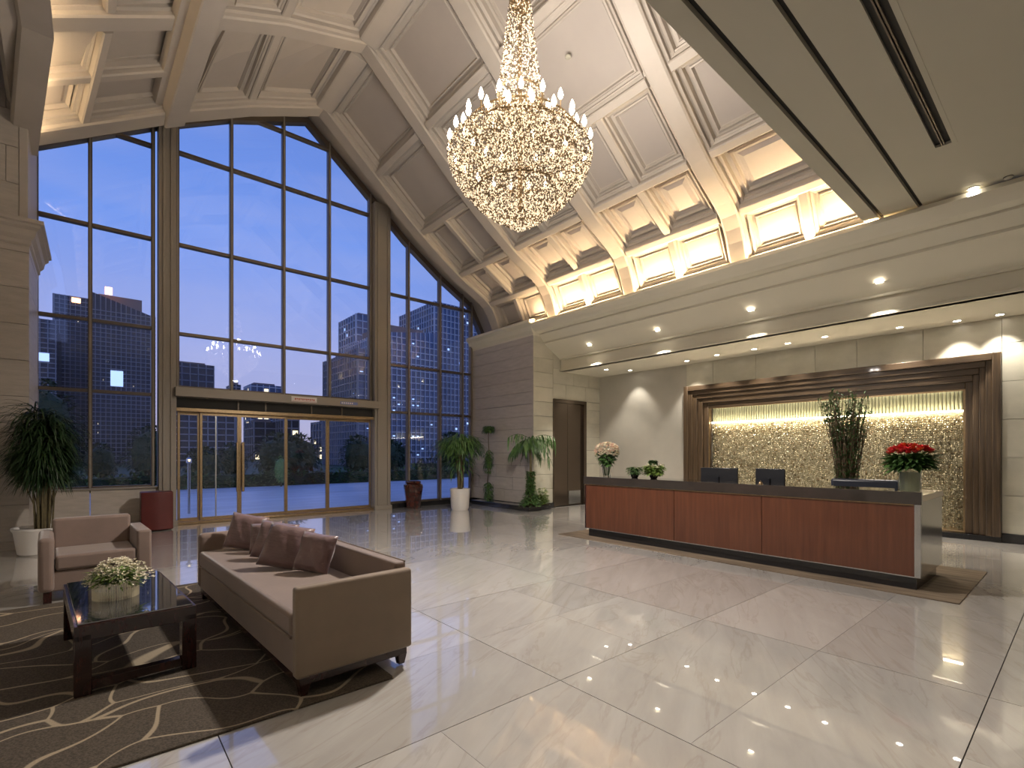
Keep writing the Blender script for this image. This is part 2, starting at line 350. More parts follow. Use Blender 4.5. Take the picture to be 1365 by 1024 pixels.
def coffer(k, ya, yb):
    pa, pb = prof(ya), prof(yb)
    C = [V((pa[k].x, ya, pa[k].y)), V((pa[k + 1].x, ya, pa[k + 1].y)), V((pb[k + 1].x, yb, pb[k + 1].y)), V((pb[k].x, yb, pb[k].y))]
    L = (C[1] - C[0]).length; d = (C[1] - C[0]).normalized(); n = V((-d.z, 0, d.x))
    i0 = PW[k] / 2 + .01; i1 = PW[k + 1] / 2 + .01; W = abs(yb - ya)
    small = min(L - i0 - i1, W)
    s = min(1, small / .9)
    loops = [(0, .30), (0, .13), (.03 * s, .15), (.04 * s, .24), (.10 * s, .25), (.11 * s, .215), (.135 * s, .205), (.155 * s, .265), (.18 * s, .27)]
    def ring(ins, dep):
        u0 = (i0 + ins) / L; u1 = 1 - (i1 + ins) / L; v0 = ins / W; v1 = 1 - v0
        return [C[0].lerp(C[1], u).lerp(C[3].lerp(C[2], u), v) + n * dep for u, v in ((u0, v0), (u1, v0), (u1, v1), (u0, v1))]
    b = MB(); vs = []
    for l in loops: vs += ring(*l)
    b.add(vs, [(i * 4 + q, i * 4 + (q + 1) % 4, i * 4 + 4 + (q + 1) % 4, i * 4 + 4 + q) for i in range(len(loops) - 1) for q in range(4)])
    o = b.build('coffer', 'plaster', vault)
    p = MB(); r0, r1 = ring(.178 * s, .262), ring(.178 * s, .33); p.add(r0 + r1, [(3, 2, 1, 0), (4, 5, 6, 7), (0, 1, 5, 4), (1, 2, 6, 5), (2, 3, 7, 6), (3, 0, 4, 7)])
    if k in (7, 0):
        e0, e1 = ring(.22 * s, .262), ring(.30 * s, .225); p.add(e0 + e1, [(7, 6, 5, 4)] + [(q, (q + 1) % 4, 4 + (q + 1) % 4, 4 + q) for q in range(4)])
    p.build('panel', 'panelp', o)
for bi in range(4):
    yb = RY[bi] - .27; ya = RY[bi + 1] + .27
    for k in range(0, 10):
        if k != 2: purlin(k, ya - .06, yb + .06, PW[k], .10 if k == 3 else .02)
    for k in range(9):
        n = 1
        if k in (0, 1): n = 2
        if k == 8: n = 2
        if k in (6, 7) and bi != 3: n = 2
        if k == 6 and bi == 0: n = 2
        ym = (ya + yb) / 2
        if n == 2:
            subrib(k, ym); coffer(k, ya, ym - .09); coffer(k, ym + .09, yb)
        else: coffer(k, ya, yb)
purlin(2, 1.8, 12.12, .40, -.05)
b = MB()
for k in range(9):                                   # backing shell with thickness
    for y0, y1, d in ((1.7, 12.2, .36), (12.1, 13.45, .62)):
        q = [vp(k, y0, d), vp(k + 1, y0, d), vp(k + 1, y1, d), vp(k, y1, d)]; q2 = [vp(k, y0, d + .1), vp(k + 1, y0, d + .1), vp(k + 1, y1, d + .1), vp(k, y1, d + .1)]
        b.add(q + q2, [(3, 2, 1, 0), (4, 5, 6, 7), (0, 1, 5, 4), (1, 2, 6, 5), (2, 3, 7, 6), (3, 0, 4, 7)])
b.build('roof_shell', 'plaster', vault)
b = MB()                                            # deep face of the arch beam before the glass
for k in range(9):
    q = [vp(k, 12.02, .28), vp(k + 1, 12.02, .28), vp(k + 1, 12.02, .75), vp(k, 12.02, .75)]; b.add(q + [p + V((0, .1, 0)) for p in q], [(0, 1, 2, 3), (7, 6, 5, 4), (0, 4, 5, 1), (2, 6, 7, 3)])
b.build('arch_face', 'plaster', vault)
# left edge beam along the spring
sec = [(0, .3), (0, -.09), (.08, -.09), (.08, -.04), (.105, -.04), (.105, -.12), (-.22, -.12), (-.26, -.08), (-.26, .4)]
MB().sweep(sec, [lambda p, y=y: (prof(y)[0].x + p[0], y, prof(y)[0].y + p[1]) for y in (2.0, 6, 9.55, 12.1)]).build('edge_beam', 'plaster', vault)
# cove lights
for side, k in (('right', 9), ('left', 0)):
    for bi in range(4):
        y0, y1 = RY[bi + 1] + .3, RY[bi] - .3
        bm = MB(); o_ = []
        for y in (y0, y1):
            pr = prof(y); q = pr[k]
            c_ = V((q.x - .03, q.y - .09)) if side == 'right' else V((q.x + .03, q.y - .07))
            o_ += [(c_.x - .03, y, c_.y), (c_.x + .03, y, c_.y), (c_.x + .03, y, c_.y + .03), (c_.x - .03, y, c_.y + .03)]
        bm.add(o_, [(0, 1, 2, 3), (7, 6, 5, 4)] + [(q, q + 4, (q + 1) % 4 + 4, (q + 1) % 4) for q in range(4)])
        where = ORD[bi] + ' bay from the glass wall'
        tag(bm.build('cove_light', 'e_cove' if side == 'right' else 'e_cove2'), f'cove light strip at the {"foot" if side == "right" else "left edge"} of the vault, {where}', 'cove light', 'cove lights along the vault')
# gable behind the soffit edge, and the upper walls
g = struct('wall_front', 'plain plaster walls closing the hall behind the view', 'wall')
b = MB(); top = [vp(k, 1.7, .45) for k in range(10)]
for k in range(9):
    a0, a1 = top[k], top[k + 1]
    b.add([(a0.x, 1.6, FZ + .1), (a1.x, 1.6, FZ + .1), (a1.x, 1.6, a1.z), (a0.x, 1.6, a0.z), (a0.x, 1.7, FZ + .1), (a1.x, 1.7, FZ + .1), (a1.x, 1.7, a1.z), (a0.x, 1.7, a0.z)], [(0, 1, 2, 3), (7, 6, 5, 4), (1, 0, 4, 5), (3, 2, 6, 7)])
b.build('gable', 'wallp', g)
bx('lower_wall', 'wallp', (-1.5, 12.8, -2.75, -2.6, 0, FZ), g)

# ------------------------------------------------------------------ flat ceiling over the near hall, with shadow gaps and air slot
fc = struct('ceiling_2', 'flat beige ceiling with dark shadow gaps beside the vault opening', 'ceiling')
b = MB()
for x0, x1, y0, y1 in ((-1.4, 9.6, 2.17, 2.36), (-1.4, 9.6, 1.69, 2.10), (-1.4, 9.6, 1.27, 1.63), (-1.4, 4.0, 1.03, 1.27), (7.85, 9.6, 1.03, 1.27), (-1.4, 9.6, -2.6, 1.03)): b.box(x0, x1, y0, y1, FZ, FZ + .06)
b.box(-1.4, 3.2, 2.1, 2.17, FZ, FZ + .06).box(-1.4, 3.7, 1.63, 1.69, FZ, FZ + .06)
b.box(-1.4, 9.6, 2.30, 2.36, FZ + .06, FZ + .35)
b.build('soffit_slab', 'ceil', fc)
bx('gap_backing', 'dark', (-1.4, 9.6, -2.6, 2.3, FZ + .07, FZ + .12), fc)
vent = empty('air_vent', (0, 0, 0), 'long black slotted air vent in the flat ceiling', 'vent')
b = MB(); b.box(4.0, 7.85, 1.03, 1.075, FZ - .004, FZ + .03).box(4.0, 7.85, 1.225, 1.27, FZ - .004, FZ + .03).box(7.78, 7.85, 1.075, 1.225, FZ - .004, FZ + .03); b.build('frame', 'ceil', vent)
for yy in (1.14, 1.165): bx('slat', 'bronze', (4.0, 7.78, yy - .006, yy + .006, FZ - .0, FZ + .03), vent)
bx('slot_backing', 'dark', (4.0, 7.78, 1.05, 1.25, FZ + .04, FZ + .06), vent)

# ------------------------------------------------------------------ cornice beam, sloping ceiling over the aisle, dropped ceiling
cor = struct('trim_1', 'long moulded cornice beam under the lit foot of the vault', 'trim')
sec = [(9.75, 5.20), (9.42, 5.20), (9.42, 5.27), (9.38, 5.27), (9.36, 5.20), (9.46, 5.12), (9.56, 5.05), (9.70, 5.01), (9.70, 5.03), (9.73, 5.03), (9.73, 4.98), (9.90, 4.80), (9.90, 4.83), (9.925, 4.83), (9.925, 4.76), (10.55, 4.40), (10.55, 4.36), (10.62, 4.36), (10.62, 4.10), (10.55, 4.08), (10.55, 4.03), (10.75, 4.03), (10.75, 5.42), (9.75, 5.42)]
MB().sweep(sec, [lambda p, y=y: (p[0], y, p[1]) for y in (-2.6, 10.25)]).build('cornice', 'ceil_lit', cor)
sec2 = [(9.52, 5.42), (9.32, 5.36), (9.30, 5.28), (9.40, 5.20), (9.44, 5.08), (9.5, 5.0), (9.5, 4.92), (10.4, 4.92), (10.4, 5.42)]
MB().sweep(sec2, [lambda p, y=y: (p[0], y, p[1]) for y in (10.25, 13.28)]).build('cornice_end', 'ceil_lit', cor)
c3 = struct('ceiling_3', 'lower flat white ceiling over the reception desk', 'ceiling')
bx('slab', 'ceil_lit', (10.6, 12.8, -2.6, 10.25, 4.03, 4.12), c3)

# ------------------------------------------------------------------ stone walls
def blocks(wall, axis, c, thick, u0, u1, z0, z1, ch, lens, m='stone', gap=.004):
    z = z0; r_ = 0
    while z < z1 - .02:
        zt = min(z + ch, z1); u = u0; k = r_
        while u < u1 - .01:
            L = lens[k % len(lens)]; v_ = min(u + L, u1)
            if u1 - v_ < .15: v_ = u1
            pr_ = rnd.uniform(0, .003)
            d = (c - pr_, c + thick) if thick > 0 else (c + thick, c + pr_)
            bb = MB()
            if axis == 'x': bb.box(d[0], d[1], u + gap, v_ - gap, z + gap, zt - gap)
            else: bb.box(u + gap, v_ - gap, d[0], d[1], z + gap, zt - gap)
            bb.build('stone_block', m, wall); u = v_; k += 1
        z = zt; r_ += 1
wr = struct('wall_right', 'stone block wall beside the glass front with the elevator opening', 'wall')
bx('core', 'dark', (9.56, 12.7, 10.31, 13.5, 0, 4.95), wr)
blocks(wr, 'x', 9.5, .06, 10.25, 13.25, .14, 1.6, .365, [1.3, .9, 1.7])
blocks(wr, 'x', 9.5, .06, 10.25, 13.25, 1.6, 4.95, .352, [9])
blocks(wr, 'y', 10.25, .06, 9.5, 10.28, .14, 4.95, .42, [9], 'stonew')
blocks(wr, 'y', 10.25, .06, 11.72, 12.4, .0, 3.2, .42, [9], 'stonew')
blocks(wr, 'y', 10.25, .06, 10.28, 12.4, 3.2, 4.8, .45, [.55, .9, .7], 'stonew')
bx('plinth', 'black', (9.46, 9.56, 10.21, 13.28, 0, .14), wr); bx('plinth', 'black', (9.46, 10.28, 10.21, 10.31, 0, .14), wr)
e = struct('door_2', 'dark bronze elevator doors in the stone wall', 'door')
bx('jamb', 'elev', (10.28, 10.36, 10.2, 10.31, 0, 3.2), e, .004); bx('jamb', 'elev', (11.6, 11.72, 10.2, 10.31, 0, 3.2), e, .004); bx('header', 'elev', (10.36, 11.6, 10.2, 10.31, 3.1, 3.2), e, .004)
bx('door_leaf', 'elev', (10.36, 10.93, 10.27, 10.31, .02, 3.1), e, .004); bx('door_leaf', 'elev', (10.95, 11.6, 10.28, 10.32, .02, 3.1), e, .004)
bx('floor_reflection', 'steel', (10.98, 11.5, 10.262, 10.279, .05, .45), e); bx('threshold', 'steel', (10.28, 11.72, 10.14, 10.31, 0, .012), e)  # steel plate on the leaf put in as a reflection of the bright floor

wb = struct('wall_back', 'pale marble wall behind the reception desk', 'wall')
b = MB(); b.box(12.46, 12.8, -2.6, 1.2, 0, 4.1).box(12.46, 12.8, 6.9, 10.3, 0, 4.1).box(12.46, 12.8, 1.2, 6.9, 3.05, 4.1).box(12.75, 12.9, 1.2, 6.9, 0, 3.05); b.build('core', 'wallp', wb)
blocks(wb, 'x', 12.4, .06, -2.6, 1.04, .16, 4.03, .68, [1.8], 'stonew')
blocks(wb, 'x', 12.4, .06, 1.04, 7.2, 3.4, 4.03, .63, [1.1, 1.1, .8, 1.3], 'stonew', .003)
blocks(wb, 'x', 12.4, .06, 7.2, 10.25, .16, 4.03, 3.87, [3.1], 'wallp', .002)
bx('plinth', 'black', (12.36, 12.46, -2.6, 1.04, 0, .16), wb, .003); bx('plinth', 'black', (12.36, 12.46, 7.2, 10.25, 0, .16), wb, .003)
bx('plinth', 'black', (12.3, 12.46, 1.04, 7.2, 0, .10), wb, .003)

# reception niche: stepped wood frame, fluted glass, bead wall, light line
nf = empty('feature_frame', (0, 0, 0), 'wide stepped brown striped wood frame around the glittering niche', 'frame')
steps = [(1.04, 7.2, 3.40, .20, 12.24), (1.15, 7.08, 3.27, .14, 12.29), (1.24, 6.97, 3.16, .14, 12.33), (1.33, 6.85, 3.05, .14, 12.37), (1.42, 6.72, 2.93, .12, 12.43)]
for i, (ya, yb, zt, _, xf) in enumerate(steps):
    nx = steps[i + 1] if i < 4 else (1.53, 6.59, 2.80)
    for q in range(1):
        bx('jamb', 'frame', (xf, 12.62, ya, nx[0] + .002, .10, zt), nf, .012)
        bx('jamb', 'frame', (xf, 12.62, nx[1] - .002, yb, .10, zt), nf, .012)
        bx('head', 'frameh', (xf, 12.62, nx[0], nx[1], nx[2] - .002, zt), nf, .012)
bx('sill', 'gold', (12.42, 12.70, 1.53, 6.59, .10, .13), nf, .004)
bx('inner_trim', 'gold', (12.44, 12.47, 1.53, 1.56, .13, 2.80), nf); bx('inner_trim', 'gold', (12.44, 12.47, 6.56, 6.59, .13, 2.80), nf); bx('inner_trim', 'gold', (12.44, 12.47, 1.56, 6.56, 2.77, 2.80), nf)
bwp = empty('bead_wall', (12.62, 4.05, .13), 'glittering gold and grey bead wall in the reception niche', 'wall decoration')
bx('back_panel', 'beadback', (.08, .12, -2.52, 2.54, 0, 2.25), bwp)
b = MB()
for i in range(150):
    y = -2.5 + 5.02 * i / 149
    z = rnd.uniform(.02, .05)
    while z < 2.2:
        r_ = rnd.uniform(.010, .021); b.mi = 0 if rnd.random() < .8 else 1
        b.octa((.035 + rnd.uniform(-.02, .03), y + rnd.uniform(-.008, .008), z), r_, r_ * 1.5); z += .046
o = b.build('bead_strands', ['bead', 'crystal'], bwp); o['kind'] = 'stuff'
b = MB()
for i in range(84):
    y = -2.52 + 5.06 * i / 84; b.lathe([(.027, 0), (.027, .40)], 6, (.06, y + .03, 2.26), False)
o = b.build('fluted_glass', 'flute', bwp, smooth='all'); o['kind'] = 'stuff'
tag(bx('light_line', 'e_niche', (12.53, 12.57, 1.57, 6.55, 2.385, 2.415)), 'thin warm light line running across the bead wall', 'strip light')
tag(bx('light_line', 'e_niche2', (12.625, 12.65, 1.6, 6.5, 2.80, 2.82)), 'hidden light strip along the top inside the niche', 'strip light')

# ------------------------------------------------------------------ left pier and wall
wl = struct('wall_left', 'tall beige stone pier at the left of the glass front', 'wall')
bx('core', 'dark', (-1.6, -.90, 11.56, 13.5, 0, 10.3), wl)
blocks(wl, 'y', 11.5, .06, -1.6, -.83, .14, 5.05, .60, [9]); blocks(wl, 'x', -.83, -.06, 11.5, 13.3, .14, 5.05, .60, [9])
blocks(wl, 'y', 11.5, .06, -1.6, -.95, 5.45, 10.2, .60, [.4, .5])
bx('plaster_strip', 'plaster', (-.95, -.84, 11.5, 13.3, 5.45, 10.0), wl, .01)
bx('roof_lid', 'plaster', (-1.6, 1.4, 1.6, 13.45, 9.1, 9.2), wl); bx('upper_infill', 'plaster', (-1.6, -.5, 11.7, 12.3, 7.6, 10.2), wl); bx('rear_infill', 'plaster', (-1.6, -.86, 13.3, 13.45, 5.0, 10.2), wl)
bx('plinth', 'stone', (-1.6, -.80, 11.46, 11.56, 0, .14), wl, .004)
b = MB()
sec = [(0, 5.05), (.03, 5.08), (.03, 5.14), (.08, 5.20), (.10, 5.30), (.15, 5.34), (.15, 5.38), (.19, 5.40), (.19, 5.46), (.0, 5.46)]
vs = []
for p in sec: vs += [(-1.6, 11.5 - p[0], p[1]), (-.83 + p[0], 11.5 - p[0], p[1]), (-.83 + p[0], 13.29, p[1])]
fs = [(i * 3 + q, i * 3 + q + 1, i * 3 + q + 4, i * 3 + q + 3) for i in range(len(sec) - 1) for q in (0, 1)]
b.add(vs, fs); b.box(-1.6, -.84, 11.51, 13.29, 5.05, 5.46); b.build('capital', 'plaster', wl)
bx('side_wall', 'wallp', (-1.6, -1.45, -2.6, 11.5, 0, 10.3), wl)

# ------------------------------------------------------------------ glass front
def ztop(x):                                         # underside of the soffit at the glass wall
    pr = prof(13.3)
    for k in range(9):
        if pr[k].x <= x <= pr[k + 1].x: return lerp(pr[k].y, pr[k + 1].y, (x - pr[k].x) / (pr[k + 1].x - pr[k].x)) + .62 / abs((pr[k + 1] - pr[k]).normalized().x) - .1
    return pr[0].y + .3 if x < 0 else pr[9].y - .05
def pane(par, x0, x1, z0, z1, y=WY):
    pts = []
    knots = [x0] + [p.x for p in prof(13.3) if x0 < p.x < x1] + [x1]
    tops = []
    for a, b_ in zip(knots[:-1], knots[1:]):
        ta, tb = ztop(a), ztop(b_)
        tops.append((a, min(z1, ta)))
        if (ta - z1) * (tb - z1) < 0: tops.append((a + (b_ - a) * (z1 - ta) / (tb - ta), z1))
        tops.append((b_, min(z1, tb)))
    seq = [(x, max(z0, z)) for x, z in tops]
    if max(z for _, z in seq) - z0 < .05: return
    bot = [(x1, z0), (x0, z0)]
    poly = []
    for p in seq + bot:
        if not poly or (abs(p[0] - poly[-1][0]) + abs(p[1] - poly[-1][1])) > 1e-4: poly.append(p)
    if abs(poly[0][0] - poly[-1][0]) + abs(poly[0][1] - poly[-1][1]) < 1e-4: poly.pop()
    n = len(poly); b = MB(); b.add([(x, y, z) for x, z in poly] + [(x, y + .012, z) for x, z in poly], [tuple(range(n)), tuple(reversed(range(n, 2 * n)))] + [(i, n + i, n + (i + 1) % n, (i + 1) % n) for i in range(n)])
    b.build('pane', 'glass', par)
def window(name, label, xm, zt, y=WY):
    wn = struct(name, label, 'window')
    z0 = zt[0]
    for i, x in enumerate(xm):
        t = ztop(x) + .03
        bx('mullion', 'bronze', (x - .035, x + .035, y - .11, y + .05, z0, t), wn, .006, 1)
        bx('mullion_cap', 'beigem', (x - .015, x + .015, y - .125, y - .11, z0, t), wn)
    for z in zt:
        for i in range(len(xm) - 1):
            x0, x1 = xm[i] + .035, xm[i + 1] - .035
            if z > min(ztop(x0), ztop(x1)):          # clip bar under the slope
                if z > max(ztop(x0), ztop(x1)): continue
                n = 20
                xs_ = [lerp(x0, x1, q / n) for q in range(n + 1) if ztop(lerp(x0, x1, q / n)) > z]
                if len(xs_) < 2: continue
                x0, x1 = xs_[0], xs_[-1]
            bx('transom', 'bronze', (x0, x1, y - .08, y + .05, z - .035, z + .035), wn, .006, 1)
    for i in range(len(xm) - 1):
        for j in range(len(zt)):
            pane(wn, xm[i] + .03, xm[i + 1] - .03, zt[j] + .03, (zt[j + 1] - .03) if j + 1 < len(zt) else 20, y)
    return wn
window('window_1', 'tall left glazing over a beige low wall, two panes wide', [-.86, -.06, .98], [.88, 2.87, 4.32, 6.27, 8.3, 10])
window('window_2', 'main glazing of large panes above the entrance doors', [1.42, 2.49, 3.66, 4.81, 5.96], [3.08, 4.28, 6.28, 8.35, 9.75, 11])
window('window_3', 'right glazing between the pier and stone wall, looking at pale towers', [6.52, 7.17, 8.27, 9.12, 9.47], [.14, 2.80, 4.18, 6.25, 8.3])
for nme, x0, x1, lab in (('column_1', 1.06, 1.38, 'beige metal column left of the entrance doors'), ('column_2', 6.0, 6.48, 'beige metal column right of the entrance doors')):
    c = struct(nme, lab, 'column')
    zt = ztop((x0 + x1) / 2) - .0
    bx('shaft', 'beigem', (x0, x1, 13.0, 13.42, 0, zt), c, .01); bx('flute', 'beigem', (x0 + .07, x0 + .11, 12.965, 13.0, 0, zt - .1), c, .005); bx('flute', 'beigem', (x1 - .11, x1 - .07, 12.965, 13.0, 0, zt - .1), c, .005)
    bx('base', 'beigem', (x0 - .02, x1 + .02, 12.95, 13.44, 0, .12), c, .006)
# curved head frame following the vault
b = MB(); sec = [(-.06, -.16), (-.06, 0), (.06, 0), (.06, -.16)]
tr = struct('trim_2', 'dark head frame of the glass front following the vault line', 'trim')
for k in range(9):
    MB().sweep([(13.18, -.02), (13.38, -.02), (13.38, .12), (13.18, .12)], [lambda p, q=q: tuple(vp(q, 13.3, p[1] + .46) * 1 - V((0, 13.3 - p[0], 0))) for q in (k, k + 1)]).build('head_bar', 'bronze', tr)
# low wall under the left window
dw = struct('wall_window', 'low beige panelled wall under the left window', 'wall')
for a, b_ in ((-.83, -.07), (-.055, 1.06)): bx('panel', 'stone', (a, b_, 13.12, 13.42, .12, .84), dw, .004)
bx('sill', 'beigem', (-.83, 1.06, 13.08, 13.42, .84, .88), dw, .006); bx('plinth', 'stone', (-.83, 1.06, 13.09, 13.42, 0, .12), dw, .004)
kb = struct('baseboard_right', 'dark stone curb under the right window', 'baseboard')
bx('curb', 'black', (6.48, 9.46, 13.08, 13.42, 0, .13), kb, .004)

# entrance doors
hd = struct('trim_3', 'projecting metal header beam over the entrance doors', 'trim')
bx('header_beam', 'beigem', (1.34, 6.06, 12.82, 13.36, 2.84, 3.04), hd, .008); bx('recess', 'dark', (1.38, 6.0, 13.16, 13.36, 2.60, 2.84), hd)
bx('track_rail', 'gold', (1.38, 6.0, 13.06, 13.16, 2.53, 2.61), hd, .006)
for a in (2.6, 3.2, 4.3, 5.1): bx('bracket', 'bronze', (a, a + .03, 13.13, 13.16, 2.62, 2.83), hd)
sg = empty('door_notice', (0, 0, 0), 'small white notice with red lines on the door header', 'sign')
bx('plate', 'sign', (3.72, 4.34, 12.808, 12.82, 2.88, 3.01), sg, .003)
for q in range(11): bx('glyph', 'signr', (3.80 + q * .045, 3.83 + q * .045, 12.804, 12.809, 2.925 + .01 * (q % 2), 2.965), sg)
bx('border_line', 'signr', (3.74, 4.32, 12.804, 12.809, 2.895, 2.902), sg)
s2 = empty('header_sticker', (0, 0, 0), 'small blue and white sticker on the door header', 'sign')
bx('plate', 'signb', (4.95, 5.42, 12.812, 12.82, 2.89, 2.96), s2)
for q in range(6): bx('glyph', 'sign', (4.98 + q * .055, 5.01 + q * .055, 12.808, 12.813, 2.905, 2.945), s2)
dr = struct('door_1', 'wide glass entrance doors with thin brass frames', 'door')
def leaf(x0, x1, y=13.22, m='gold', mid=None):
    o = bx('door_leaf', m, (x0, x0 + .05, y - .03, y + .03, .06, 2.54), dr, .004)
    bx('stile', m, (x1 - .04, x1, y - .03, y + .03, .06, 2.54), o, .004); bx('rail', m, (x0 + .05, x1 - .04, y - .025, y + .025, 2.46, 2.54), o, .004); bx('rail', m, (x0 + .05, x1 - .04, y - .025, y + .025, .06, .13), o, .004)
    bx('pane', 'glass', (x0 + .045, x1 - .035, y, y + .012, .12, 2.47), o)
    if mid: bx('stile', 'steel', (mid - .012, mid + .012, y - .015, y + .015, .12, 2.47), o)
    return o
leaf(1.42, 1.84, 13.26); l2 = leaf(1.84, 2.64, 13.2, mid=2.16); l3 = leaf(2.64, 3.70, 13.2); leaf(3.70, 4.76, 13.26); leaf(4.76, 5.98, 13.26)
for lf, x in ((l2, 2.565), (l3, 2.68)):
    bx('handle', 'gold', (x, x + .06, 13.09, 13.12, .68, 1.86), lf, .012); bx('handle_mount', 'gold', (x + .015, x + .045, 13.12, 13.175, .85, .89), lf); bx('handle_mount', 'gold', (x + .015, x + .045, 13.12, 13.175, 1.65, 1.69), lf)
bx('threshold', 'gold', (1.40, 6.0, 13.05, 13.36, .0, .055), dr, .01)

# ------------------------------------------------------------------ downlights
def down(x, y, z, lab, power=DOWN, tilt=0, r_=.055, spot=True, size=72):
    o = empty('downlight', (x, y, z), lab, 'ceiling light', 0, 'recessed downlights')
    MB().lathe([(r_ + .02, 0), (r_ + .02, -.006), (r_, -.008), (r_, -.002)], 20, cap=False).build('trim_ring', 'white', o)
    MB().lathe([(.001, -.005), (r_, -.004)], 20, cap=False).build('lamp', 'e_down', o)
    if spot:
        l = bpy.data.lights.new('spot_beam', 'SPOT'); l.energy = power; l.color = (1, .91, .79); l.spot_size = R(size); l.spot_blend = .6; l.shadow_soft_size = .04
        lo = bpy.data.objects.new('beam', l); col.objects.link(lo); lo.parent = o; lo.location = (0, 0, -.03); lo.rotation_euler = (0, tilt, 0)
down(9.37, 1.07, FZ, 'bright recessed downlight in the flat ceiling beside the detector', 120)
for i, y in enumerate((8.85, 6.73, 4.53, 2.36)):
    down(10.3, y, 4.535, f'recessed downlight in the aisle ceiling, {ORD[i]} from the stone corner', 280, R(0))
for i, (x, y) in enumerate(((11.35, 9.13), (11.98, 8.76), (11.9, 6.9), (11.75, 6.0), (11.75, 5.1), (11.7, 4.35), (11.62, 3.6), (11.86, 2.4), (12.08, 1.6), (12.1, 1.04))):
    down(x, y, 4.03, f'recessed downlight over the reception wall, {ORD[i]} from the elevator side', 110 if i > 1 else 60, R(-8), size=76)
for i, (x, y) in enumerate(((2.2, 1.0), (.4, .9), (5.4, -.9), (8.2, -1.0), (2.0, -1.2))):  # unseen downlights added to brighten the lounge and near floor
    down(x, y, FZ, f'added unseen fill downlight of the flat ceiling behind the view, {ORD[i]} of that row', 30)
dt = empty('smoke_detector', (9.88 - .55, .72, FZ), 'small round smoke detector beside the bright downlight', 'detector')
MB().lathe([(.05, 0), (.05, -.015), (.035, -.03), (.02, -.035)], 18).build('housing', 'ceil', dt); MB().lathe([(.052, -.004), (.054, -.008), (.05, -.012)], 18, cap=False).build('ring', 'dark', dt)

# ------------------------------------------------------------------ chandelier
CX, CY = 4.2, 4.79
ch = empty('chandelier', (CX, CY, 4.45), 'huge tiered crystal chandelier with candle bulbs hanging from the vault', 'chandelier')
def zz(px): return 1.6 + (604 - px) * .00971 - 4.45
outl = [(4, .02), (10, .135), (50, .185), (85, .22), (115, .27), (126, .30)]
body = [(126, .34), (150, .60), (172, .82), (190, .88), (204, .92), (214, .92), (232, .86), (250, .74), (270, .56), (286, .36), (298, .18), (306, .04)]
def interp(tb, px):
    for (a, ra), (b_, rb) in zip(tb[:-1], tb[1:]):
        if a <= px <= b_: return lerp(ra, rb, (px - a) / (b_ - a))
    return tb[-1][1]
b = MB()
def beadrow(r_, z, dens, sz, h=None):
    n = max(4, int(2 * math.pi * r_ / dens))
    off = rnd.random()
    for i in range(n):
        a = 2 * math.pi * (i + off) / n; q = r_ + rnd.uniform(-.03, .015); k = sz * rnd.uniform(.6, 1.25)
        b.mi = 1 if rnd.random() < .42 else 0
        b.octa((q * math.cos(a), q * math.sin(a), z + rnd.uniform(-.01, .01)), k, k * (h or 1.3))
px = 8
while px < 128: beadrow(interp(outl, px), zz(px), .026, .0092); px += 1.9
px = 128
while px < 306:
    r_ = interp(body, px)
    if px > 204: beadrow(r_, zz(px), .025, .0095)
    if px > 205: beadrow(r_ * .88, zz(px), .045, .011)
    px += 1.9
for rr, p0, p1 in ((.70, 182, 232), (.52, 196, 240), (.36, 150, 215), (.24, 130, 240)):   # hanging tiers
    px = p0
    while px < p1: beadrow(rr, zz(px), .036, .010); px += 2.3
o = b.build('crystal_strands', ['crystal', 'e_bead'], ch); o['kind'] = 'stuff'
for rr, p, n, name in ((.92, 206, 0, 'ring'), (.72, 180, 0, 'ring'), (.48, 168, 0, 'ring'), (.30, 128, 0, 'ring'), (.62, 262, 0, 'ring')):
    MB().tube([(rr * .97 * math.cos(2 * math.pi * i / 40), rr * .97 * math.sin(2 * math.pi * i / 40), zz(p)) for i in range(41)], .012, 6).build(name, 'gold', ch)
MB().tube([(0, 0, zz(280)), (0, 0, zz(10))], .03, 8).build('stem', 'gold', ch)
MB().lathe([(.12, zz(12)), (.14, zz(8)), (.14, zz(2)), (.07, zz(-4)), (.03, zz(-8))], 20).build('crown_cap', 'gold', ch, smooth=True)
MB().tube([(0, 0, zz(-6)), (0, 0, 9.9 - 4.45)], .015, 6).build('suspension_rod', 'gold', ch)
MB().lathe([(.16, 9.72 - 4.45), (.2, 9.80 - 4.45), (.2, 9.92 - 4.45)], 20).build('ceiling_rose', 'gold', ch)
for rr, p, n in ((.91, 201, 22), (.73, 172, 18), (.40, 158, 8)):
    for i in range(n):
        a = 2 * math.pi * (i + .5) / n; x, y, z = rr * math.cos(a), rr * math.sin(a), zz(p)
        ar = MB().tube([(x * .5, y * .5, z - .12), (x * .8, y * .8, z - .18), (x, y, z - .12), (x, y, z - .02)], .008, 5).build('candle_arm', 'gold', ch)
        MB().lathe([(.008, -.02), (.024, .01), (.032, .04), (.022, .08), (.004, .125)], 8, (x, y, z)).build('candle_bulb', 'e_bulb', ar, smooth='all')
        if i % 4 == 0:
            l = bpy.data.lights.new('candle_glow', 'SPOT'); l.spot_size = R(176); l.spot_blend = .4; l.energy = CHAND * 1.95; l.color = (1, .91, .81); l.shadow_soft_size = .03
            lo = bpy.data.objects.new('candle_glow', l); col.objects.link(lo); lo.parent = ch; lo.location = (x, y, z + .13); lo.rotation_euler = V((.45 * math.cos(a), .45 * math.sin(a), .9)).to_track_quat('-Z', 'Y').to_euler()
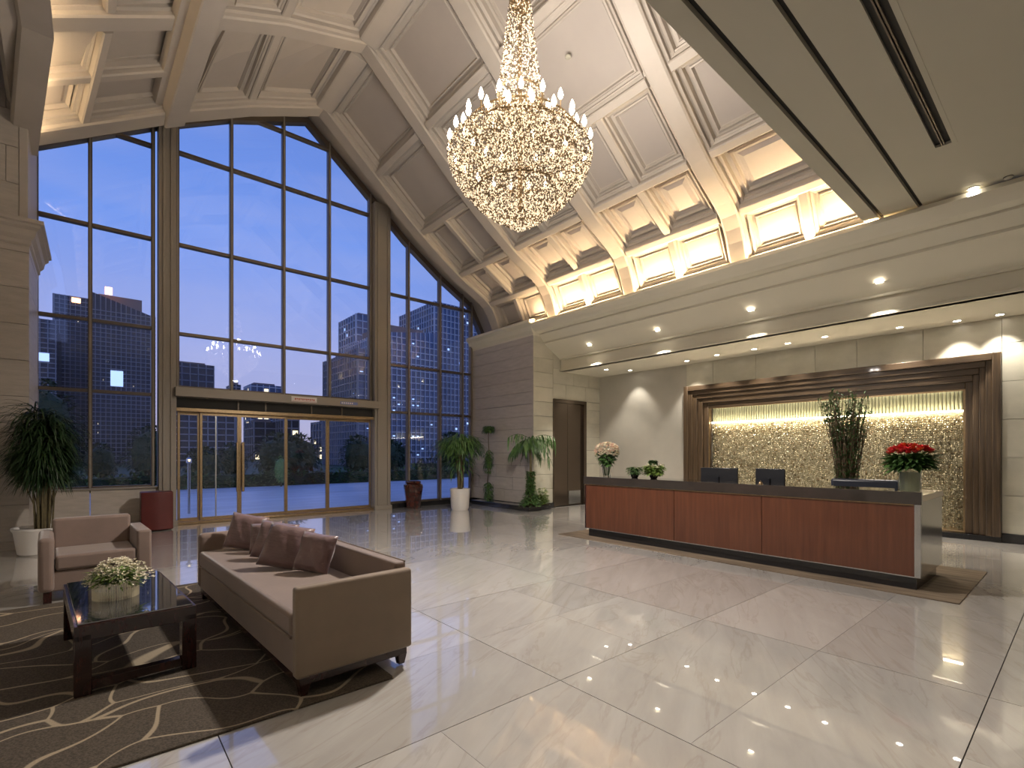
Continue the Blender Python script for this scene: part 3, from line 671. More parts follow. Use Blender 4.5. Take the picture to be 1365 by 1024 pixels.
for i in range(4):                                   # added fill spots below the crystals for floor and walls, no lamps there
    a = 2 * math.pi * (i + .5) / 4
    l = bpy.data.lights.new('fill_spot', 'SPOT'); l.spot_size = R(176); l.spot_blend = .55; l.energy = 190; l.color = (1, .92, .84); l.shadow_soft_size = .03
    lo = bpy.data.objects.new('fill_spot', l); col.objects.link(lo); lo.parent = ch; lo.location = (.10 * math.cos(a), .10 * math.sin(a), zz(313))
sk = empty('sprinkler', vp(6, 7.6, .1), 'small round sprinkler plate on a vault panel', 'sprinkler')
sk.location = (6.1, 5.72, 8.30); MB().lathe([(.05, 0), (.05, -.02), (.02, -.03)], 14).build('plate', 'ceil', sk)

# ------------------------------------------------------------------ reception desk
mt = tag(bx('desk_runner', 'mat2', (6.95, 9.1, .9, 6.78, 0, .012), None, .004), 'brown striped rug strip under the reception desk', 'rug')
dk = empty('reception_desk', (7.2, 1.26, .012), 'long cherry wood reception desk with dark polished counter', 'desk')
L = 5.05
bx('toe_kick', 'black', (.06, 1.16, .05, L - .05, 0, .16), dk)
for a, b_ in ((.06, 1.76), (1.766, 3.14), (3.146, L - .03)): bx('wood_panel', 'wood', (0, .04, a, b_, .16, .98), dk, .002)
bx('edge_strip', 'gold', (-.006, .05, .03, L, .98, .995), dk); bx('edge_strip', 'steel', (-.006, .05, .03, L, .150, .162), dk)
bx('counter_front', 'counter', (-.03, .02, -.01, L + .01, .995, 1.138), dk, .004)
bx('counter_top', 'counter', (.02, .56, .36, L + .01, 1.10, 1.138), dk, .004)
bx('carcass', 'dwood', (.04, .50, .36, L - .02, .16, 1.10), dk)
bx('corner_post', 'steel', (-.012, .04, 0, .06, .15, .995), dk, .003)
bx('end_panel', 'endp', (.045, 1.22, 0, .05, .15, 1.03), dk, .003)
bx('end_block', 'endp', (.05, 1.22, .05, .36, .15, 1.03), dk); bx('end_top', 'cream', (.02, 1.24, -.01, .36, 1.03, 1.10), dk, .004)
bx('end_panel', 'dwood', (0, .9, L - .03, L, .16, 1.10), dk, .002)
bx('work_surface', 'dwood', (.50, 1.18, .36, L - .04, .74, .78), dk, .003); bx('leg_panel', 'dwood', (.9, .94, L - .5, L - .04, .16, .74), dk)
b = empty('desk_bell', (7.235, 3.05, 1.15), 'tiny brass bell on the desk counter front', 'bell')
MB().lathe([(.035, 0), (.035, .008), (.028, .012), (.024, .03), (.012, .042), (.004, .046)], 16).build('dome', 'gold', b, smooth=True); MB().lathe([(.005, .046), (.007, .054), (.003, .06)], 10).build('plunger', 'gold', b)
def monitor(x, y, top, wd, rz, lab):
    m_ = empty('monitor', (x, y, .792), lab, 'monitor', rz, 'monitors on the desk')
    h = top - .792
    bx('casing', 'screen', (-.02, .02, -wd / 2, wd / 2, h - .37, h), m_, .008); bx('display', 'leather', (.02, .023, -wd / 2 + .015, wd / 2 - .015, h - .355, h - .015), m_)
    bx('bezel', 'steel', (-.022, .023, -wd / 2, wd / 2, h, h + .004), m_)
    MB().tube([(-.03, 0, .01), (-.03, 0, h - .15)], .018, 8).build('neck', 'screen', m_); bx('foot', 'screen', (-.11, .09, -.13, .13, 0, .012), m_, .004)
monitor(8.0, 4.05, 1.35, .62, R(4), 'black monitor behind the counter nearer the white flowers, wider one')
monitor(8.0, 3.23, 1.355, .44, R(-3), 'black monitor behind the counter nearer the desk middle, narrower one')
cr_ = empty('office_chair', (8.72, 2.25, .013), 'black leather office chair behind the desk, only its top showing', 'chair', R(4))
bx('backrest', 'leather', (.30, .40, -.44, .44, .52, 1.185), cr_, .04, 3); bx('seat', 'leather', (-.25, .30, -.34, .34, .42, .52), cr_, .03, 3)
MB().tube([(0, 0, .1), (0, 0, .42)], .03, 10).build('column', 'steel', cr_)
for i in range(5):
    a = 2 * math.pi * i / 5; MB().tube([(0, 0, .1), (.28 * math.cos(a), .28 * math.sin(a), .07)], [.025, .015], 6).build('leg', 'steel', cr_)
    MB().lathe([(.01, 0), (.03, .01), (.03, .04), (.01, .055)], 10, (.28 * math.cos(a), .28 * math.sin(a), 0)).build('caster', 'screen', cr_)

# ------------------------------------------------------------------ flowers
def bloom(b, c, r_, n=5):
    for i in range(n):
        a = 2 * math.pi * i / n + rnd.random(); b.blade(c, (math.cos(a), math.sin(a), .8 + rnd.random()), r_, r_ * .8, .4, 2)
def vase(par, r0, r1, h, m='glassware'):
    MB().lathe([(r0 * .9, 0), (r0, .01), (lerp(r0, r1, .5), h * .5), (r1, h), (r1 - .006, h), (lerp(r0, r1, .5) - .006, h * .5), (r0 - .006, .02)], 24, cap=False).add([], []) if 0 else None
    q = MB(); q.lathe([(.001, 0), (r0, 0), (lerp(r0, r1, .5), h * .5), (r1, h), (r1 - .005, h), (lerp(r0, r1, .5) - .005, h * .5), (r0 - .005, .015), (.001, .015)], 24, cap=False)
    return q.build('vase', m, par, smooth=True)
fw = empty('white_bouquet', (7.45, 5.98, 1.15), 'round bouquet of cream and blush flowers in a glass vase on the counter', 'flowers')
vase(fw, .07, .10, .27)
b = MB()
for i in range(22): a = rnd.random() * 6.28; b.tube([(.04 * math.cos(a), .04 * math.sin(a), .02), (.09 * math.cos(a), .09 * math.sin(a), .3), (.12 * math.cos(a), .12 * math.sin(a), .45)], .004, 4)
b.build('stems', 'leaf', fw)
b = MB()
for i in range(260):
    a = rnd.random() * 6.28; r_ = .2 * math.sqrt(rnd.random()); q_ = rnd.random(); b.blade((r_ * math.cos(a) * .8 * (.4 + q_ * .6), r_ * math.sin(a) * .8 * (.4 + q_ * .6), .24 + q_ * .24), (math.cos(a), math.sin(a), rnd.uniform(-.4, 1)), .12, .05, .7, 3)
b.build('foliage', 'leaf', fw)
b = MB()
for i in range(240):
    u = rnd.uniform(-.45, 1) ; a = rnd.random() * 6.28; s_ = math.sqrt(1 - u * u); b.mi = 0 if rnd.random() < .62 else 1
    bloom(b, (.22 * s_ * math.cos(a), .22 * s_ * math.sin(a), .47 + .17 * u), .045)
o = b.build('blossoms', ['petalw', 'petalp'], fw); o['kind'] = 'stuff'
fr_ = empty('red_bouquet', (7.66, 1.45, 1.12), 'red flower bouquet with dark leaves in a glass vase at the counter end', 'flowers')
fr_.location.z = 1.115
vase(fr_, .115, .115, .30, 'glassware'); MB().lathe([(.10, .02), (.104, .25)], 20).build('water', 'flute', fr_)
b = MB()
for i in range(420):
    a = rnd.random() * 6.28; e_ = rnd.uniform(-.1, .9); b.blade((.09 * math.cos(a), .09 * math.sin(a), .29 + rnd.random() * .16), (math.cos(a), math.sin(a), e_), rnd.uniform(.10, .27), .06, .5, 3)
b.build('foliage', 'leaf', fr_)
b = MB()
for i in range(60):
    a = rnd.random() * 6.28; r_ = .21 * math.sqrt(rnd.random()); b.mi = 0 if rnd.random() < .75 else 1
    bloom(b, (r_ * math.cos(a), r_ * math.sin(a), .55 - r_ * .45 + rnd.random() * .07), .062, 8)
o = b.build('blossoms', ['petalr', 'petalo'], fr_); o['kind'] = 'stuff'
for (x, y, s, m, lab) in ((7.5, 5.38, .20, 'leaf', 'small feathery green plant on the counter by the white bouquet'), (7.5, 4.98, .25, 'leafl', 'bright green leafy arrangement on the counter, with pale blossoms')):
    p_ = empty('counter_plant', (x, y, 1.15), lab, 'plant')
    MB().lathe([(.05, 0), (.07, .03), (.075, .08), (.07, .08)], 16).build('pot', 'counter', p_)
    b = MB()
    for i in range(300):
        a = rnd.random() * 6.28; e_ = rnd.random(); r_ = s * .6 * rnd.random()
        b.blade((r_ * math.cos(a), r_ * math.sin(a), .07 + rnd.random() * s * .6), (math.cos(a), math.sin(a), e_), s * .4, s * (.12 if m == 'leaf' else .26), .8, 2)
    b.build('foliage', m, p_)
    if m == 'leafl':
        b = MB()
        for i in range(60): a = rnd.random() * 6.28; r_ = s * .7 * rnd.random(); bloom(b, (r_ * math.cos(a), r_ * math.sin(a), .18 + rnd.random() * .08), .03)
        b.build('blossoms', 'petalw', p_)
        b = MB()
        for i in range(90): a = rnd.random() * 6.28; b.blade((.0, .02, .24 + .08 * rnd.random()), (math.cos(a), math.sin(a), .6), .1, .07, .8, 2)
        b.build('top_leaves', 'leaf', p_)
br = empty('branch_arrangement', (9.45, 2.62, 0), 'tall bundle of leafy brown branches in a floor vase behind the desk', 'plant')
MB().lathe([(.001, 0), (.16, 0), (.2, .3), (.17, .6), (.20, .75), (.18, .75), (.15, .6), (.001, .5)], 24, cap=False).build('floor_vase', 'counter', br, smooth=True)
b = MB(); lf = MB()
for i in range(80):
    a = rnd.random() * 6.28; r0 = .15 * math.sqrt(rnd.random()); r1 = r0 * 1.35 + rnd.uniform(.02, .30); h = rnd.uniform(2.1, 2.66); pts = []
    for k in range(7):
        t = k / 6; r_ = r0 * 1.1 + (r1 - r0) * max(0, t - .35) ** 1.3 * 1.6
        pts.append((r_ * math.cos(a) + rnd.uniform(-.02, .02), r_ * math.sin(a) + rnd.uniform(-.02, .02), .5 + (h - .5) * t))
    b.tube(pts, [.010, .009, .008, .007, .006, .005, .003], 5)
    for k in range(2, 7):
        for q in range(11):
            p_ = V(pts[k]).lerp(V(pts[k - 1]), rnd.random()); lf.blade(p_, (rnd.uniform(-1, 1), rnd.uniform(-1, 1), rnd.uniform(-.1, 1)), rnd.uniform(.04, .09), .028, .3, 2)
b.build('branches', 'twig', br); lf.build('leaves', 'leaf', br)

# ------------------------------------------------------------------ lounge
rg = tag(bx('area_rug', 'rug', (-1.35, 1.62, 3.2, 7.09, 0, .015), None, .004), 'large dark brown rug with cream leaf outlines', 'rug')
A = R(6)
sf = empty('sofa', (.985, 3.285, .015), 'long taupe box sofa with a bench cushion on the rug', 'sofa', R(2.5))
SL, SD = 3.02, .85
bx('plinth', 'dwood', (.03, SD - .03, .03, SL - .03, .07, .125), sf, .004)
for x, y in ((.03, .03), (SD - .10, .03), (.03, SL - .10), (SD - .10, SL - .10)):
    q = MB(); q.add([(x + .01, y + .01, 0), (x + .055, y + .01, 0), (x + .055, y + .055, 0), (x + .01, y + .055, 0), (x, y, .08), (x + .07, y, .08), (x + .07, y + .07, .08), (x, y + .07, .08)], [(3, 2, 1, 0), (4, 5, 6, 7), (0, 1, 5, 4), (1, 2, 6, 5), (2, 3, 7, 6), (3, 0, 4, 7)]); q.build('leg', 'dwood', sf)
bx('base', 'sofa', (.015, SD - .02, .08, SL - .08, .125, .37), sf, .02, 3)
bx('arm', 'sofab', (0, SD, 0, .09, .125, .715), sf, .022, 3); bx('arm', 'sofa', (0, SD, SL - .12, SL, .125, .715), sf, .05, 4)
bx('back', 'sofa', (SD - .10, SD + .0, .085, SL - .115, .125, .755), sf, .022, 3)
bx('seat_cushion', 'sofa', (-.005, SD - .105, .095, SL - .125, .372, .535), sf, .035, 4)
MB().tube([(-.004, .1, .374), (-.004, SL - .13, .374)], .007, 6).build('piping', 'sofab', sf)
MB().tube([(SD - .012, .09, .755), (SD - .012, SL - .11, .755)], .006, 6).build('piping', 'sofab', sf)
def cushion(name, loc, s, th, rot, lab, mt='satin', group='throw pillows on the sofa'):
    n = 12; vs = []; fs = []
    for side in (1, -1):
        for i in range(n + 1):
            for j in range(n + 1):
                u, v_ = 2 * i / n - 1, 2 * j / n - 1
                pinch = 1 - .04 * (1 - u * u); pinch2 = 1 - .04 * (1 - v_ * v_)
                t = max(0, (1 - u ** 4) * (1 - v_ ** 4)) ** .5
                wr_ = .012 * math.sin(9 * u + 5 * v_ + loc[1] * 7) * (1 - t * .5) * (t > 0)
                vs.append((u * s / 2 * pinch2, side * (t * th / 2 + .004 + wr_ * (t > .01)), v_ * s / 2 * pinch))
    m_ = (n + 1) ** 2
    for sd in (0, 1):
        for i in range(n):
            for j in range(n):
                q = [sd * m_ + i * (n + 1) + j, sd * m_ + (i + 1) * (n + 1) + j, sd * m_ + (i + 1) * (n + 1) + j + 1, sd * m_ + i * (n + 1) + j + 1]
                fs.append(tuple(q if sd else reversed(q)))
    edge = [i * (n + 1) for i in range(n)] + [n * (n + 1) + j for j in range(n)] + [i * (n + 1) + n for i in range(n, 0, -1)] + [j for j in range(n, 0, -1)]
    for a, b_ in zip(edge, edge[1:] + edge[:1]): fs.append((a, b_, b_ + m_, a + m_))
    b = MB(); b.add(vs, fs); o = b.build(name, mt, None, smooth='all'); o.location = loc; o.rotation_euler = rot
    return tag(o, lab, 'pillow', group)
def spt(u, v_, z):                                   # point in sofa space
    c_, s_ = math.cos(R(2.5)), math.sin(R(2.5)); return (.985 + u * c_ - v_ * s_, 3.285 + u * s_ + v_ * c_, z)
cushion('throw_pillow', spt(.40, 2.68, .735), .39, .16, (R(-16), R(10), R(-38)), 'dark mauve satin pillow in the far corner of the sofa')
cushion('throw_pillow', spt(.50, 2.34, .705), .32, .14, (R(-18), R(-4), R(-34)), 'smaller brown satin pillow between the corner pillow and middle one')
cushion('throw_pillow', spt(.47, 1.95, .73), .38, .16, (R(-24), R(8), R(-42)), 'brown satin pillow at the middle of the row on the sofa')
cushion('throw_pillow', spt(.43, 1.50, .74), .41, .17, (R(-26), R(10), R(-40)), 'largest creased mauve satin pillow nearest the sofa front')
cushion('throw_pillow', spt(.56, 1.14, .715), .35, .14, (R(-20), R(6), R(-55)), 'brown satin pillow nearest the near sofa arm, behind another')

ac = empty('armchair', (-.45, 7.12, .0), 'taupe box armchair facing the coffee table', 'armchair', R(3))
for x, y in ((.04, .03), (.86, .03), (.04, .78), (.86, .78)): bx('leg', 'dwood', (x, x + .07, y, y + .07, 0, .12), ac, .004)
bx('base', 'sofa', (.10, .87, .04, .84, .12, .34), ac, .015, 3); bx('arm', 'sofa', (0, .13, 0, .86, .12, .70), ac, .045, 4); bx('arm', 'sofa', (.83, .97, 0, .86, .12, .70), ac, .025, 3)
bx('back', 'sofa', (.12, .84, .70, .86, .12, .83), ac, .03, 3); bx('seat_cushion', 'sofa', (.135, .825, .01, .70, .34, .50), ac, .03, 4)

ct = empty('coffee_table', (-.10, 4.24, .015), 'dark wood coffee table with a glass top on the rug', 'table', R(4))
TW, TL, TH = .68, 1.46, .46
for x in (0, TW - .09):
    for y in (0, TL - .09): bx('leg', 'dwood', (x, x + .09, y, y + .09, 0, TH - .06), ct, .005)
bx('floor_rail', 'dwood', (.09, TW - .09, .01, .08, .03, .09), ct, .004); bx('floor_rail', 'dwood', (.09, TW - .09, TL - .08, TL - .01, .03, .09), ct, .004)
for a in ((0, TW, 0, .09), (0, TW, TL - .09, TL), (0, .09, .09, TL - .09), (TW - .09, TW, .09, TL - .09)): bx('top_rail', 'dwood', (*a, TH - .10, TH), ct, .004)
bx('shelf_panel', 'dwood', (.08, TW - .08, .08, TL - .08, TH - .05, TH - .03), ct); bx('glass_top', 'tabletop', (.02, TW - .02, .02, TL - .02, TH, TH + .012), ct, .003)
fb = empty('table_flowers', (.13, 4.90, .487), 'bowl of small white flowers on the coffee table', 'flowers')
MB().lathe([(.10, 0), (.135, .02), (.145, .08), (.14, .12)], 22).build('bowl', 'steel', fb, smooth=True)
b = MB()
for i in range(90): a = 6.28 * i / 90; b.box(.142 * math.cos(a) - .003, .142 * math.cos(a) + .003, .142 * math.sin(a) - .003, .142 * math.sin(a) + .003, .0, .125)
b.build('reed_wrap', 'petalw', fb)
b = MB()
for i in range(380): a = rnd.random() * 6.28; r_ = .17 * math.sqrt(rnd.random()); b.blade((r_ * .6 * math.cos(a), r_ * .6 * math.sin(a), .10 + rnd.random() * .09), (math.cos(a), math.sin(a), rnd.uniform(.1, 1)), rnd.uniform(.06, .14), .02, .5, 2)
b.build('foliage', 'leafl', fb)
b = MB()
for i in range(520):
    a = rnd.random() * 6.28; r_ = math.sqrt(rnd.random()); x = .20 * r_ * math.cos(a) + .05 * (rnd.random() < .2); y = .18 * r_ * math.sin(a) - .05 * (x > .1)
    bloom(b, (x, y, 0.285 - .16 * r_ * r_ + rnd.uniform(-.02, .02)), .016, 4)
o = b.build('blossoms', 'petalw', fb); o['kind'] = 'stuff'
ot = empty('burgundy_stool', (.99, 12.58, 0), 'dark red upholstered block seat beside the entrance column', 'stool')
b = MB(); n = 12
pts = [(-.27, .20), (-.27, -.18)] + [(-.27 + .54 * i / 8, -.18 - .05 * math.sin(math.pi * i / 8)) for i in range(1, 8)] + [(.27, -.18), (.27, .20)]
k = len(pts); b.add([(x, y, .02) for x, y in pts] + [(x, y, .80) for x, y in pts], [tuple(reversed(range(k))), tuple(range(k, 2 * k))] + [(i, (i + 1) % k, k + (i + 1) % k, k + i) for i in range(k)])
b.build('body', 'red', ot, .02, seg=3); bx('base', 'dark', (-.24, .24, -.16, .17, 0, .02), ot)

# ------------------------------------------------------------------ potted plants
pl = empty('potted_palm', (-.62, 10.82, 0), 'tall bushy grass palm in a wide white pot by the stone pier', 'plant')
MB().lathe([(.001, .0), (.27, .0), (.30, .03), (.345, .36), (.37, .40), (.37, .43), (.335, .43), (.32, .38), (.001, .36)], 36, cap=False).build('pot', 'white', pl, smooth=30)
MB().lathe([(.001, .37), (.32, .375), (.32, .36)], 30, cap=False).build('soil', 'soil', pl)
b = MB(); lf = MB()
for i in range(30):
    a = rnd.random() * 6.28; r0 = .02 + .09 * math.sqrt(rnd.random()); r1 = r0 + rnd.uniform(.02, .2); h = rnd.uniform(1.35, 2.4)
    x0, y0, x1, y1 = r0 * math.cos(a), r0 * math.sin(a), r1 * math.cos(a), r1 * math.sin(a)
    b.tube([(x0, y0, .36), (lerp(x0, x1, .3), lerp(y0, y1, .3), lerp(.36, h, .5)), (x1, y1, h)], [.014, .011, .007], 5)
    for k in range(110):
        t = rnd.random() ** .7; p_ = V((lerp(x0, x1, t), lerp(y0, y1, t), lerp(1.2, h, t))); q = rnd.random() * 6.28
        BL = rnd.uniform(.32, .62)
        if p_.y + math.sin(q) * BL * .9 > .58: continue
        lf.blade(p_, (math.cos(q), math.sin(q), rnd.uniform(.0, 1.3)), BL, .022, rnd.uniform(.8, 1.9), 4)
b.build('stems', 'stem', pl); lf.build('fronds', 'leafd', pl)
q = MB()
for a in (.5, 2.3, 3.6): q.tube([(.05 * math.cos(a), .05 * math.sin(a), .38), (.12 * math.cos(a), .12 * math.sin(a), .8), (.3 * math.cos(a), .3 * math.sin(a), 1.35)], .008, 5)
q.build('side_shoots', 'stem', pl)

tp = empty('potted_tree', (7.88, 11.55, 0), 'bushy drooping green tree in a white tapered pot near the window', 'plant')
MB().lathe([(.001, 0), (.22, 0), (.25, .05), (.285, .60), (.26, .60), (.24, .52), (.001, .52)], 32, cap=False).build('pot', 'white', tp, smooth=30); MB().lathe([(.001, .53), (.25, .53), (.25, .5)], 24, cap=False).build('soil', 'soil', tp)
b = MB()
for i in range(6): a = i * 1.05; b.tube([(.04 * math.cos(a), .04 * math.sin(a), .5), (.07 * math.cos(a + .5), .07 * math.sin(a + .5), 1.1), (.18 * math.cos(a), .18 * math.sin(a), 1.75)], [.03, .025, .012], 6)
b.build('trunk', 'stem', tp)
lf = MB()
for i in range(1000):
    a = rnd.random() * 6.28; r_ = .55 * rnd.random() ** .7; z = 1.85 + .25 * math.cos(r_ * 2.6) + rnd.uniform(-.28, .1) - (rnd.random() ** 3) * .8 * (r_ < .34)
    lf.blade((r_ * math.cos(a), r_ * math.sin(a), z), (math.cos(a), math.sin(a), rnd.uniform(-.3, .6)), rnd.uniform(.20, .40), .036, rnd.uniform(.8, 2.4), 3)
lf.build('foliage', 'leaf', tp)
ur = empty('glazed_urn', (7.08, 12.78, 0), 'dark red glazed ceramic urn on the floor beside the column', 'urn')
MB().lathe([(.001, 0), (.19, 0), (.20, .03), (.255, .45), (.28, .60), (.27, .68), (.20, .73), (.21, .77), (.18, .77), (.17, .72), (.001, .6)], 10, cap=False).build('body', 'urn', ur, smooth=30)
MB().lathe([(.205, .725), (.225, .74), (.225, .77), (.2, .78), (.2, .725)], 10, cap=False).build('rim', 'urn', ur)
# raised planter bed with two plants
bed = empty('planter_bed', (0, 0, 0), 'low dark stone planter curb at the foot of the stone wall', 'planter')
bx('curb', 'black', (9.02, 9.9, 9.93, 10.2, 0, .13), bed, .01); bx('curb', 'black', (9.02, 9.44, 10.2, 12.6, 0, .13), bed, .01); bx('soil', 'soil', (9.06, 9.86, 9.97, 10.18, .12, .15), bed)
pm = empty('fan_palm', (9.22, 10.06, .151), 'tall palm with drooping leaf fans at the stone corner', 'plant')
MB().tube([(0, 0, 0), (.02, .01, .7), (-.01, 0, 1.4), (0, 0, 1.85)], [.04, .035, .03, .025], 8).build('trunk', 'stem', pm)
lf = MB()
for i in range(16):
    a = 6.28 * i / 16 + rnd.uniform(-.2, .2); L_ = rnd.uniform(.5, .95); e_ = rnd.uniform(-.5, 1.0)
    p0 = V((0, 0, 1.8)); pts = [p0]
    d = V((math.cos(a), math.sin(a), e_ + .3)).normalized()
    for k in range(5): d = (d + V((0, 0, -.30))).normalized(); pts.append(pts[-1] + d * L_ / 5)
    lf.tube(pts, .006, 4)
    for k in range(1, 6):
        for q in range(6):
            s_ = rnd.choice((-1, 1)); dd = V((-math.sin(a) * s_, math.cos(a) * s_, 0)) * .7 + V((math.cos(a), math.sin(a), 0)) * .5 + V((0, 0, -.5))
            lf.blade(pts[k].lerp(pts[k - 1], rnd.random()), dd, rnd.uniform(.20, .42), .034, 2.2, 3)
lf.build('fronds', 'leaf', pm)
lf = MB()
for i in range(900):
    a = rnd.random() * 6.28; t = rnd.random() ** 1.3; r_ = lerp(.42, .10, min(1, t * 2.2) ** .7); z = t * .95
    lf.blade((r_ * rnd.random() * math.cos(a), r_ * math.sin(a) * rnd.random(), z), (math.cos(a), math.sin(a), .4), .10, .05, .9, 2)
lf.build('climbing_leaves', 'leaf', pm)
sh = empty('low_shrub', (9.60, 10.04, .151), 'low mixed green shrubs in the planter beside the palm', 'shrub')
lf = MB()
for i in range(420):
    a = rnd.random() * 6.28; r_ = rnd.random() * .14; lf.blade((r_ * math.cos(a) * 1.7, r_ * .3 * math.sin(a), rnd.random() * .25 * (1 if rnd.random() < .7 else 1.8)), (math.cos(a), math.sin(a), .6), .12, .05, .6, 2)
lf.build('foliage', 'leafl', sh); MB().tube([(0, 0, 0), (0, 0, .3)], .012, 5).build('stem', 'stem', sh)
cl = empty('trailing_vine', (9.28, 12.05, .13), 'thin trailing vine plant standing against the stone wall', 'plant')
MB().tube([(0, 0, 0), (.0, .05, .6), (.02, -.03, 1.2), (0, 0, 1.8), (0, 0, 2.28)], [.018, .016, .014, .012, .008], 6).build('stem', 'stem', cl)
lf = MB()
for i in range(900):
    t = rnd.random(); zc = rnd.choice((.3, .35, 1.15, 1.3, 1.35, 2.2, 2.25)); a = rnd.random() * 6.28; r_ = .14 * rnd.random(); z = zc + rnd.uniform(-.28, .22)
    if zc > 2: z = 2.25 + rnd.uniform(-.12, .06); 
    lf.blade((r_ * math.cos(a) * .8, r_ * math.sin(a), max(.03, z)), (math.cos(a), math.sin(a), .1 if zc < 2 else .5), .16 if zc > 2 else .12, .025, 1.8, 3)
lf.build('leaves', 'leaf', cl)

# ------------------------------------------------------------------ outside: ground, garden, city
gd = struct('ground', 'pale wet paving outside the glass front', 'ground')
bx('paving', 'pave', (-60, 140, 13.5, 27, -.12, -.02), gd); bx('earth', 'treeleaf', (-200, 400, 27, 400, -.3, -.05), gd)
def treeo(x, y, r_, h, lab, n=900, m='treeleaf', group='garden trees outside'):
    o = empty('garden_tree', (x, y, -.03), lab, 'tree', 0, group)
    MB().tube([(0, 0, 0), (.03, 0, h * .3), (0, .02, h * .6)], [.12 * r_, .1 * r_, .06 * r_], 7).build('trunk', 'stem', o)
    b = MB()
    for i in range(n):
        u = rnd.uniform(-1, 1); a = rnd.random() * 6.28; s_ = math.sqrt(1 - u * u); q = r_ * rnd.uniform(.6, 1.0) * (1 + .15 * math.sin(3 * a + 5 * u))
        b.blade((q * s_ * math.cos(a), q * s_ * math.sin(a), h * .56 + u * h * .42), (math.cos(a) * s_ + rnd.uniform(-.6, .6), math.sin(a) * s_ + rnd.uniform(-.6, .6), u + rnd.uniform(-.3, .5)), r_ * rnd.uniform(.14, .26), r_ * .11, .8, 2)
    b.build('crown', m, o)
    q = MB(); q.lathe([(.05, h * .16), (r_ * .62, h * .3), (r_ * .75, h * .55), (r_ * .6, h * .8), (.05, h * .92)], 10); q.build('inner_crown', m, o)
tl = [(-1.7, 29.0, 1.3, 4.8, 'dark tree outside behind the potted palm'), (2.0, 27.8, 1.0, 2.9, 'round clipped tree outside the left window'), (.2, 31.5, .8, 2.1, 'low bush outside between the tree and clipped tree'),
      (-4.4, 31, 1.2, 3.2, 'dark tree outside at the stone pier edge'), (4.2, 28.5, 1.0, 1.9, 'green bush outside the narrow left door pane'), (5.9, 31, .8, 2.2, 'green bush outside behind the door handles'),
      (7.8, 29, 1.4, 2.7, 'dark tree outside seen through the middle door'), (10.2, 33.5, 1.4, 2.8, 'dark tree outside right of the middle door'), (12.4, 29.2, 1.1, 2.7, 'dark tree outside behind the fourth door pane'), (15.2, 31, 1.1, 2.6, 'dark tree outside at the fourth pane edge'),
      (20.5, 40, 1.3, 2.6, 'small dark tree outside in the last door pane'), (23.8, 36.2, 1.7, 3.4, 'dark tree outside behind the right glazing'), (28, 36, 1.8, 3.7, 'dark tree outside between the urn and potted tree'), (32.5, 38, 1.8, 3.9, 'dark tree outside beside the stone wall')]
for i, a in enumerate(tl): treeo(*a[:4], a[4], n=700)
treeo(6.9, 25.4, .40, 1.5, 'small yellow green shrub outside behind the door handles', 260, 'leafl')
for (hx0, hx1, hy, hh, hl) in ((-6, 17.5, 26.3, .85, 'long low hedge outside in front of the garden trees'), (18.5, 46, 33.0, 1.2, 'long low hedge outside beyond the right glazing')):
    ho = empty('hedge', (hx0, hy, -.03), hl, 'hedge')
    bx('core', 'treeleaf', (0, hx1 - hx0, -.12, .25, 0, hh * .7), ho)
    b = MB()
    for i in range(2600):
        x = rnd.uniform(0, hx1 - hx0); z = rnd.random() * hh * (.8 + .25 * math.sin(x * 1.3) * math.sin(x * .37 + 1)); b.blade((x, rnd.uniform(-.25, .2), z), (rnd.uniform(-1, 1), rnd.uniform(-1, .3), rnd.uniform(0, 1)), .28, .12, .6, 2)
    b.build('leaves', 'leaf' if hx0 < 0 else 'treeleaf', ho)
lp = empty('bollard_lamp', (1.93, 15.6, -.02), 'slim grey bollard lamp outside the left door pane', 'lamp')
MB().tube([(0, 0, 0), (0, 0, 1.35)], .035, 10).build('post', 'steel', lp); MB().lathe([(.05, 1.35), (.07, 1.38), (.06, 1.46), (.02, 1.5)], 12).build('head', 'steel', lp)
MB().lathe([(.001, 1.385), (.04, 1.39), (.04, 1.45), (.001, 1.46)], 10, (0, -.03, 0), False).build('lamp_glow', 'e_win', lp)
